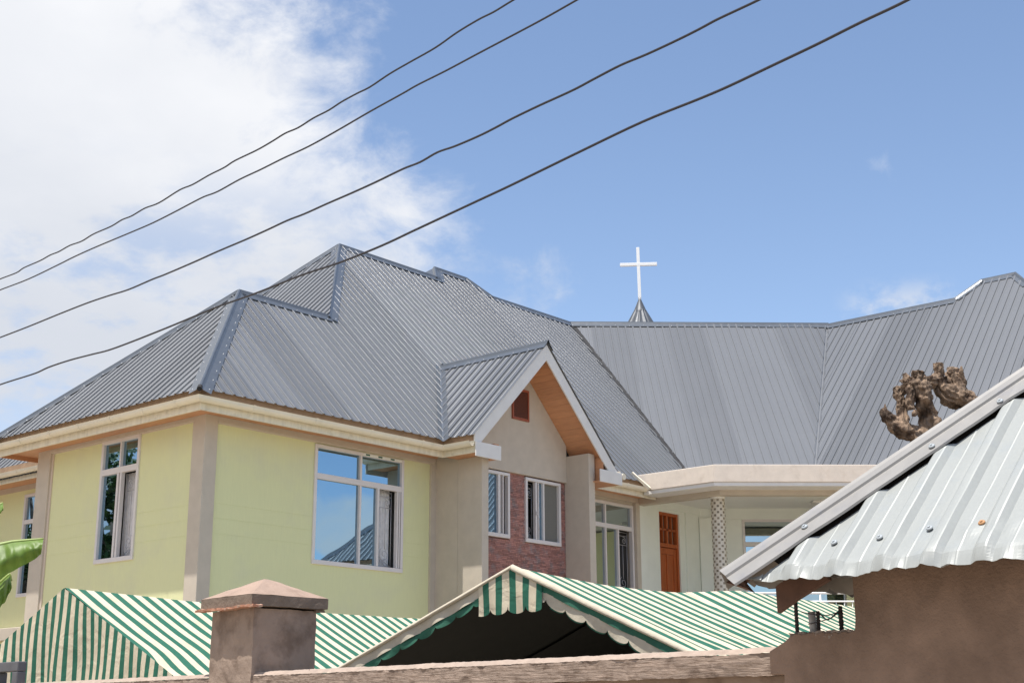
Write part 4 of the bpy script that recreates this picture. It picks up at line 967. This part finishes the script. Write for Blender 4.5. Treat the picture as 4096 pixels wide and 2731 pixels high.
# torn tongue of the cap and the brown barge board under the eave
tp = lambda px, py, d: gp(2850+px*0.3507, 2000+py*0.3507, KS-0.10+d)
tng = [(142, 935), (150, 890), (300, 862), (330, 862), (470, 880), (520, 900), (425, 905), (385, 945), (430, 1000), (478, 1055), (390, 1000), (300, 968)]
MB().prism([tp(a, b, -0.15+0.015*math.sin(i)) for i, (a, b) in enumerate(tng[:7]+tng[7:])], NF*0.004).build('torn_flap', 'rustboard', hc)
flp = [(425, 890), (470, 930), (515, 972), (600, 992), (705, 996), (735, 945), (800, 925), (740, 862), (600, 875), (480, 868)]
MB().prism([tp(a, b, -0.12) for a, b in flp], NF*0.004).build('torn_flap', 'tinunder', hc)
brd = [(720, 985), (742, 1286), (960, 1130), (1150, 1010), (1320, 905), (1300, 850), (880, 850), (770, 945)]
MB().prism([tp(a, b, 0.02) for a, b in brd], NF*0.02).build('barge_board', 'rustboard', shed)
gfl = [(1150, 1000), (1120, 1045), (1300, 1045), (1325, 1005), (1400, 1050), (1590, 1082), (1612, 1060), (1612, 880), (1300, 880)]
MB().prism([tp(a, b, 0.10) for a, b in gfl], NF*0.003).build('torn_flap', 'tinunder', shed)
# roofing screws
def ray_plane(px, py, n, k):
    v = fw*FPX+rt*(px-CX)-up*(py-CY); t = (k-n.dot(EYE))/n.dot(v); return EYE+v*t
def roof_screw(px, py, lift, rusty=False):
    c = ray_plane(px, py, nS, nS.dot(h0))
    if lift is None: lift = rib_h(-(c-V((*sp2(EC-0.03, 0), ZE))).dot(W_)-0.0715, TIN, TPER)+0.001; 
    c = ray_plane(px, py, nS, nS.dot(h0)+lift); t1 = nS.orthogonal().normalized(); t2 = nS.cross(t1)
    def ring(r, h, n=14): return [c+(t1*math.cos(2*math.pi*k/n)+t2*math.sin(2*math.pi*k/n))*r+nS*h for k in range(n)]
    o = MB().loft([ring(0.0105, 0.002), ring(0.0112, 0.004), ring(0.0095, 0.0065), ring(0.006, 0.008)], True, True).build('roofing_screw', 'rust' if rusty else 'screw', shed, smooth=True, label='rusty roofing screw' if rusty else None)
    MB().loft([ring(0.0045, 0.0078, 6), ring(0.0045, 0.011, 6)], True, True).build('screw_head', 'rust' if rusty else 'screw', o)
    MB().loft([ring(0.0085, -0.006), ring(0.009, 0.0018)], True, True).build('washer', 'rubber', o)
T14 = lambda x, y: (2850+x*0.3507, 2000+y*0.3507)
T15 = lambda x, y: (3400+x*0.5421, 1450+y*0.5421)
for q, l in ((T14(1392, 490), None), (T14(1910, 432), None), (T15(590, 1226), None), (T14(1055, 312), 0.0265), (T15(606, 622), 0.0265), (T15(1110, 290), 0.0265)): roof_screw(*q, l)
roof_screw(*T15(976, 1186), None, True)

# steel left standing in the broken corner
def bar_pt(w, z): return wp(w, z, 0.05)
G_R = 'rebar stubs in the broken wall corner'
for i, (wa, za, wb, zb_, r, lab) in enumerate(((2.7327, 1.9723, 2.7322, 1.845, 0.0062, 'dark rebar stub nearest the torn roof corner, left of the grey pipe'), (2.6472, 1.938, 2.6472, 1.845, 0.006, 'short rebar stub touching the right side of the grey pipe'), (2.5598, 1.949, 2.5596, 1.845, 0.0070, 'thick rusty ribbed rebar stub closest to the shed wall'))):
    n_ = 46; pts, rr = [], []
    for k in range(n_):
        f = k/(n_-1); p = bar_pt(wa+(wb-wa)*f, za+(zb_-za)*f); pts.append(p+V((0, 0, 0))); rr.append(r*(1+(0.14 if (k//2) % 2 else -0.05)+(0.28 if i == 2 else 0.1)*noise.noise(p*120)))
    o = MB().tube(pts, rr, 10).build('rebar_stub', 'rebar', None); o['label'] = lab; o['category'] = 'rebar'; o['group'] = G_R
o = MB().tube([bar_pt(2.6715, 1.9365), bar_pt(2.6655, 1.845)], 0.0125, 16).build('grey_pipe', 'pvc', None, smooth=True); o['label'] = 'grey plastic conduit pipe standing between the rebar stubs'; o['category'] = 'pipe'
wire_pts = [[(1010, 1270), (1100, 1292), (1200, 1300), (1260, 1312), (1330, 1308), (1400, 1285), (1440, 1265)], [(1092, 1410), (1180, 1390), (1270, 1368), (1340, 1345), (1400, 1300), (1440, 1272)], [(1150, 1268), (1205, 1268), (1250, 1310), (1290, 1350), (1320, 1360), (1365, 1335), (1440, 1275)], [(1222, 1290), (1260, 1330), (1300, 1358), (1345, 1345), (1390, 1300), (1450, 1270)]]
tw = MB()
for w in wire_pts: tw.tube([gp(*T14(*p), -0.014+0.004*math.sin(p[0])) for p in w], 0.0016, 5)
o = tw.build('tie_wire', 'tiewire', None, smooth=True); o['label'] = 'thin black tie wire twisted between the rebar stubs'; o['category'] = 'wire'

# ------------------------------------------------------------------ pollarded dead tree behind the shed
def s18(px, py, d=7.0): return sp_pt(3400+px*0.28694, 1350+py*0.28694, d)
dead = thing('pollarded_tree', 'dead brown pollarded tree stump with knobby limbs above the shed roof', 'tree', (s18(1100, 1500).x, s18(1100, 1500).y, 0))
limbs = [  # (px, py, radius px, depth)
    [(1150, 1900, 250, 7.0), (1120, 1500, 215, 7.0), (1105, 1250, 135, 7.0), (1085, 1080, 118, 7.0), (1050, 950, 110, 6.98), (1010, 820, 108, 6.97), (975, 700, 105, 6.96), (955, 590, 92, 6.96), (955, 520, 84, 6.96), (958, 470, 78, 6.96)],
    [(1050, 1420, 190, 7.0), (900, 1350, 118, 6.98), (760, 1310, 100, 6.96), (640, 1240, 98, 6.95), (545, 1140, 84, 6.95), (490, 1050, 72, 6.95), (455, 985, 34, 6.95)],
    [(700, 1260, 100, 6.97), (735, 1130, 82, 6.98), (730, 1000, 70, 7.0), (710, 880, 66, 7.0), (680, 790, 68, 7.0), (655, 720, 58, 7.0), (640, 685, 40, 7.0)],
    [(700, 800, 45, 7.0), (760, 720, 60, 7.0), (810, 640, 72, 6.98), (790, 580, 62, 6.98), (765, 520, 34, 6.98), (755, 500, 22, 6.98)],
    [(850, 1000, 60, 6.93), (835, 900, 62, 6.93), (850, 780, 70, 6.94), (860, 690, 72, 6.95), (850, 620, 62, 6.95)],
    [(1000, 600, 75, 6.98), (1090, 620, 88, 7.0), (1170, 600, 85, 7.02), (1230, 540, 78, 7.04), (1235, 440, 74, 7.04), (1230, 360, 70, 7.04)],
    [(1240, 560, 85, 7.04), (1280, 680, 100, 7.05), (1400, 790, 128, 7.05), (1520, 830, 130, 7.06), (1640, 900, 140, 7.08), (1760, 1050, 180, 7.1), (1700, 1400, 200, 7.1), (1400, 1700, 240, 7.05)],
    [(1540, 860, 125, 7.07), (1500, 700, 120, 7.08), (1450, 560, 100, 7.1), (1440, 480, 92, 7.1), (1450, 425, 70, 7.1)],
    [(1550, 650, 70, 7.08), (1560, 560, 42, 7.07), (1555, 470, 26, 7.06), (1552, 400, 10, 7.06)],
    [(930, 1020, 40, 6.90), (900, 1060, 42, 6.90), (860, 1060, 30, 6.90)],
    [(500, 1010, 24, 6.95), (490, 960, 14, 6.95), (488, 925, 7, 6.95)],
    [(1230, 680, 30, 7.03), (1240, 760, 26, 7.02), (1320, 840, 24, 7.02), (1420, 885, 16, 7.02), (1440, 880, 8, 7.02)],
    [(740, 620, 26, 6.98), (715, 600, 16, 6.98), (692, 615, 8, 6.98)],
]
px2m = 0.28694/FPX*7.15
for li, L_ in enumerate(limbs):
    pts, rr = [], []
    P_ = [s18(a, b, d) for a, b, _, d in L_]; Rr = [c*px2m*(1.1 if li in (0, 6) else 0.94) for _, _, c, _ in L_]
    for i in range(len(P_)-1):
        a, b = P_[max(i-1, 0)], P_[min(i+2, len(P_)-1)]
        for k in range(16):
            f = k/16; h1_ = 2*f**3-3*f*f+1; h2_ = -2*f**3+3*f*f; h3_ = f**3-2*f*f+f; h4_ = f**3-f*f
            pts.append(P_[i]*h1_+P_[i+1]*h2_+(P_[i+1]-a)*0.5*h3_+(b-P_[i])*0.5*h4_); rr.append(Rr[i]+(Rr[i+1]-Rr[i])*f)
    pts.append(P_[-1]); rr.append(Rr[-1]); n_ = len(pts)
    mb = MB().tube(pts, rr, 44, True, 0.30, 11.0, 0.34, 10.0*len(pts)); mb.build('limb', 'bark', dead, smooth=True)
tb = s18(1120, 2300); MB().tube([(tb.x, tb.y, 0), (tb.x, tb.y, 1.2), (tb.x, tb.y, tb.z+0.1)], [0.26, 0.22, 0.2], 24, True, 0.2).build('trunk', 'bark', dead, smooth=True)

# ------------------------------------------------------------------ banana plant at the left edge
ban = thing('banana_plant', 'green banana plant reaching in at the left edge below the set back window', 'plant', (3.55, 8.35, 0))
b17 = lambda x, y, d: sp_pt(x*0.4027, 2100+y*0.4027, d)
def leaf(up_pts, lo_pts, bulge, ribs=9, seed=0):
    nu, nv = 60, 14
    def poly(P, u):
        x = u*(len(P)-1); i = min(int(x), len(P)-2); f = x-i; return P[i].lerp(P[i+1], f)
    def f(u, v):
        a, b = poly(up_pts, u), poly(lo_pts, u); p = a.lerp(b, v)
        toward = (EYE-p).normalized()
        return p+toward*(bulge*math.sin(math.pi*min(1, v*0.9+0.1))+0.022*(abs(math.sin(u*ribs*3.14+v*1.1))-0.5)*v+0.02*noise.noise(V((u*6, v*3, seed))))+V((0, 0, 0.012*noise.noise(V((u*9, v*2, seed+5)))*v))
    o = sheet('leaf', f, nu, nv, 'leaf', ban)
    MB().tube([poly(up_pts, k/20)+V((0, 0, 0.004)) for k in range(21)], [0.018-0.012*k/20 for k in range(21)], 8).build('midrib', 'midrib', o, smooth=True)
D1 = 8.6
leaf([b17(-420, 330, D1), b17(-180, 265, D1), b17(0, 200, D1), b17(120, 172, D1), b17(280, 155, D1), b17(430, 142, D1)], [b17(-420, 700, D1-.05), b17(-180, 620, D1-.05), b17(0, 535, D1-.05), b17(190, 420, D1-.05), b17(345, 338, D1-.05), b17(408, 285, D1-.05)], 0.06, 8, 1)
leaf([b17(-300, 760, D1+.2), b17(-100, 640, D1+.2), b17(20, 560, D1+.2), b17(95, 490, D1+.2), b17(112, 560, D1+.2)], [b17(-300, 1500, D1+.1), b17(-150, 1150, D1+.1), b17(-20, 850, D1+.1), b17(60, 740, D1+.1), b17(118, 620, D1+.1)], 0.05, 6, 2)
leaf([b17(-500, 200, D1+.1), b17(-300, -60, D1+.1), b17(-150, -150, D1+.1), b17(-20, -190, D1+.1), b17(30, -215, D1+.1)], [b17(-500, 320, D1), b17(-300, 130, D1), b17(-150, 0, D1), b17(-20, -90, D1), b17(34, -150, D1)], 0.05, 6, 3)
MB().tube([(3.55, 8.35, 0), (3.56, 8.34, 1.2), (3.58, 8.2, 2.0), b17(-430, 420, D1)], [0.13, 0.11, 0.07, 0.03], 14, True, 0.1).build('stem', 'stem', ban, smooth=True)

# ------------------------------------------------------------------ overhead cables
def z1(p): return (p[0]*0.87075, p[1]*0.87075)
def z2(p): return (2048+p[0]*0.87075, p[1]*0.87075)
w1_ = [z1(p) for p in ((0, 1282), (75, 1253), (110, 1230), (185, 1197), (230, 1172), (270, 1156), (320, 1128), (375, 1108), (430, 1075), (510, 1040), (560, 1010), (605, 992), (665, 957), (730, 932), (825, 873), (885, 848), (960, 805), (1030, 770), (1080, 738), (1180, 690), (1250, 650), (1310, 613), (1370, 587), (1440, 543), (1510, 507), (1570, 468), (1640, 430), (1700, 400), (1790, 340), (1880, 288), (2000, 220), (2100, 150), (2200, 90), (2270, 55), (2352, 5))]+[(2200, -85)]
w2_ = [z1(p) for p in ((0, 1332), (130, 1282), (270, 1215), (340, 1180), (440, 1135), (600, 1068), (700, 1025), (800, 975), (870, 938), (935, 905), (1000, 880), (1100, 825), (1200, 778), (1300, 728), (1420, 672), (1550, 600), (1700, 513), (1850, 430), (1920, 390), (2050, 325), (2200, 245), (2352, 165))]+[z2(p) for p in ((150, 85), (300, 0))]+[(2500, -108)]
w3_ = [z1(p) for p in ((0, 1550), (130, 1500), (270, 1443), (400, 1392), (500, 1358), (590, 1330), (700, 1283), (760, 1260), (900, 1200), (1000, 1155), (1130, 1100), (1230, 1055), (1320, 1013), (1400, 982), (1500, 937), (1620, 885), (1730, 835), (1850, 777), (1930, 745), (2010, 700), (2090, 672), (2200, 625), (2280, 585), (2352, 546))]+[z2(p) for p in ((120, 488), (280, 415), (380, 362), (500, 300), (620, 250), (760, 185), (860, 135), (940, 92), (1040, 45), (1135, 0))]+[(3260, -110)]
w4_ = [(0, 1538), (45, 1523), (140, 1493), (196, 1468), (280, 1440), (368, 1417), (435, 1400), (531, 1365)]+[z1(p) for p in ((780, 1500), (900, 1450), (1010, 1405), (1180, 1345), (1390, 1262), (1560, 1206), (1750, 1130), (1900, 1060), (2050, 990), (2200, 920), (2352, 849))]+[z2(p) for p in ((300, 703), (600, 560), (860, 455), (1000, 395), (1200, 300), (1400, 205), (1600, 105), (1820, 0))]+[(3860, -128)]
CG = 'overhead cables crossing the sky'
def cable(pts, k, r, lab):
    P_ = [ray_plane(a, b, NF, k) for a, b in pts]
    d0 = (P_[0]-P_[4]).normalized(); d1 = (P_[-1]-P_[-3]).normalized()
    P_ = [P_[0]+d0*k_ for k_ in (6, 3, 1.5, 0.7, 0.3)]+P_+[P_[-1]+d1*k_ for k_ in (0.2, 0.6, 1.5)]; Q = []
    for i in range(len(P_)-1):
        a, b = P_[max(i-1, 0)], P_[min(i+2, len(P_)-1)]
        for s in range(5):
            f = s/5; Q.append(P_[i]*(2*f**3-3*f*f+1)+P_[i+1]*(3*f*f-2*f**3)+(P_[i+1]-a)*0.5*(f**3-2*f*f+f)+(b-P_[i])*0.5*(f**3-f*f))
    Q.append(P_[-1])
    o = MB().tube(Q, r, 8).build('overhead_cable', 'cable', None, smooth=True); o['label'] = lab; o['category'] = 'cable'; o['group'] = CG
cable(w1_, 4.2, 0.0050, 'kinked thin black cable, topmost of the four across the sky')
cable(w2_, 4.2, 0.0050, 'thin black cable directly under the kinked topmost one')
cable(w3_, 4.4, 0.0060, 'black cable third from the top, just clear of the roof peaks')
cable(w4_, 4.4, 0.0064, 'thick black cable that crosses in front of both roof peaks')

# ------------------------------------------------------------------ leafy trees to the left, seen only in the window glass
def tree(x, y, zc, rx, rz, n, lab, seed):
    r2 = random.Random(seed); t = thing('leafy_tree', lab, 'tree', (x, y, 0), 'trees mirrored in the left windows')
    mb = MB().tube([(x, y, 0), (x+0.15, y, zc*0.4), (x, y+0.2, zc)], [0.28, 0.2, 0.1], 10, True, 0.2, 3)
    cl = []
    for k in range(16):
        a = r2.uniform(0, 6.28); b = r2.uniform(-0.6, 1); c = V((x+rx*0.75*math.cos(a)*math.sqrt(1-b*b*0.6), y+rx*0.75*math.sin(a)*math.sqrt(1-b*b*0.6), zc+rz*0.8*b)); cl.append((c, r2.uniform(0.7, 1.25)))
        mb.tube([(x, y, zc*0.55), V((x, y, zc*0.8)).lerp(c, 0.5), c], [0.08, 0.05, 0.015], 6)
    mb.build('trunk', 'treebark', t, smooth=True); lf = MB()
    for k in range(n):
        c, r = r2.choice(cl); d = V((r2.gauss(0, 1), r2.gauss(0, 1), r2.gauss(0, 1))).normalized()*r*r2.random()**0.4
        p = c+V((d.x, d.y, d.z*0.8)); a = V((r2.gauss(0, 1), r2.gauss(0, 1), r2.gauss(0, 0.6))).normalized(); b = a.orthogonal().normalized(); s = r2.uniform(0.08, 0.16)
        lf.add([p-a*s, p+b*s*0.45, p+a*s, p-b*s*0.45], [(0, 1, 2, 3)])
    lf.build('crown', 'treeleaf', t, recalc=False)
tree(6.0, 27.3, 6.0, 3.4, 3.2, 9000, 'leafy green tree left of the house, mirrored in the tall window', 3)
tree(9.4, 31.2, 6.0, 3.6, 3.4, 13000, 'leafy green tree beyond the left wing, mirrored in its window', 5)
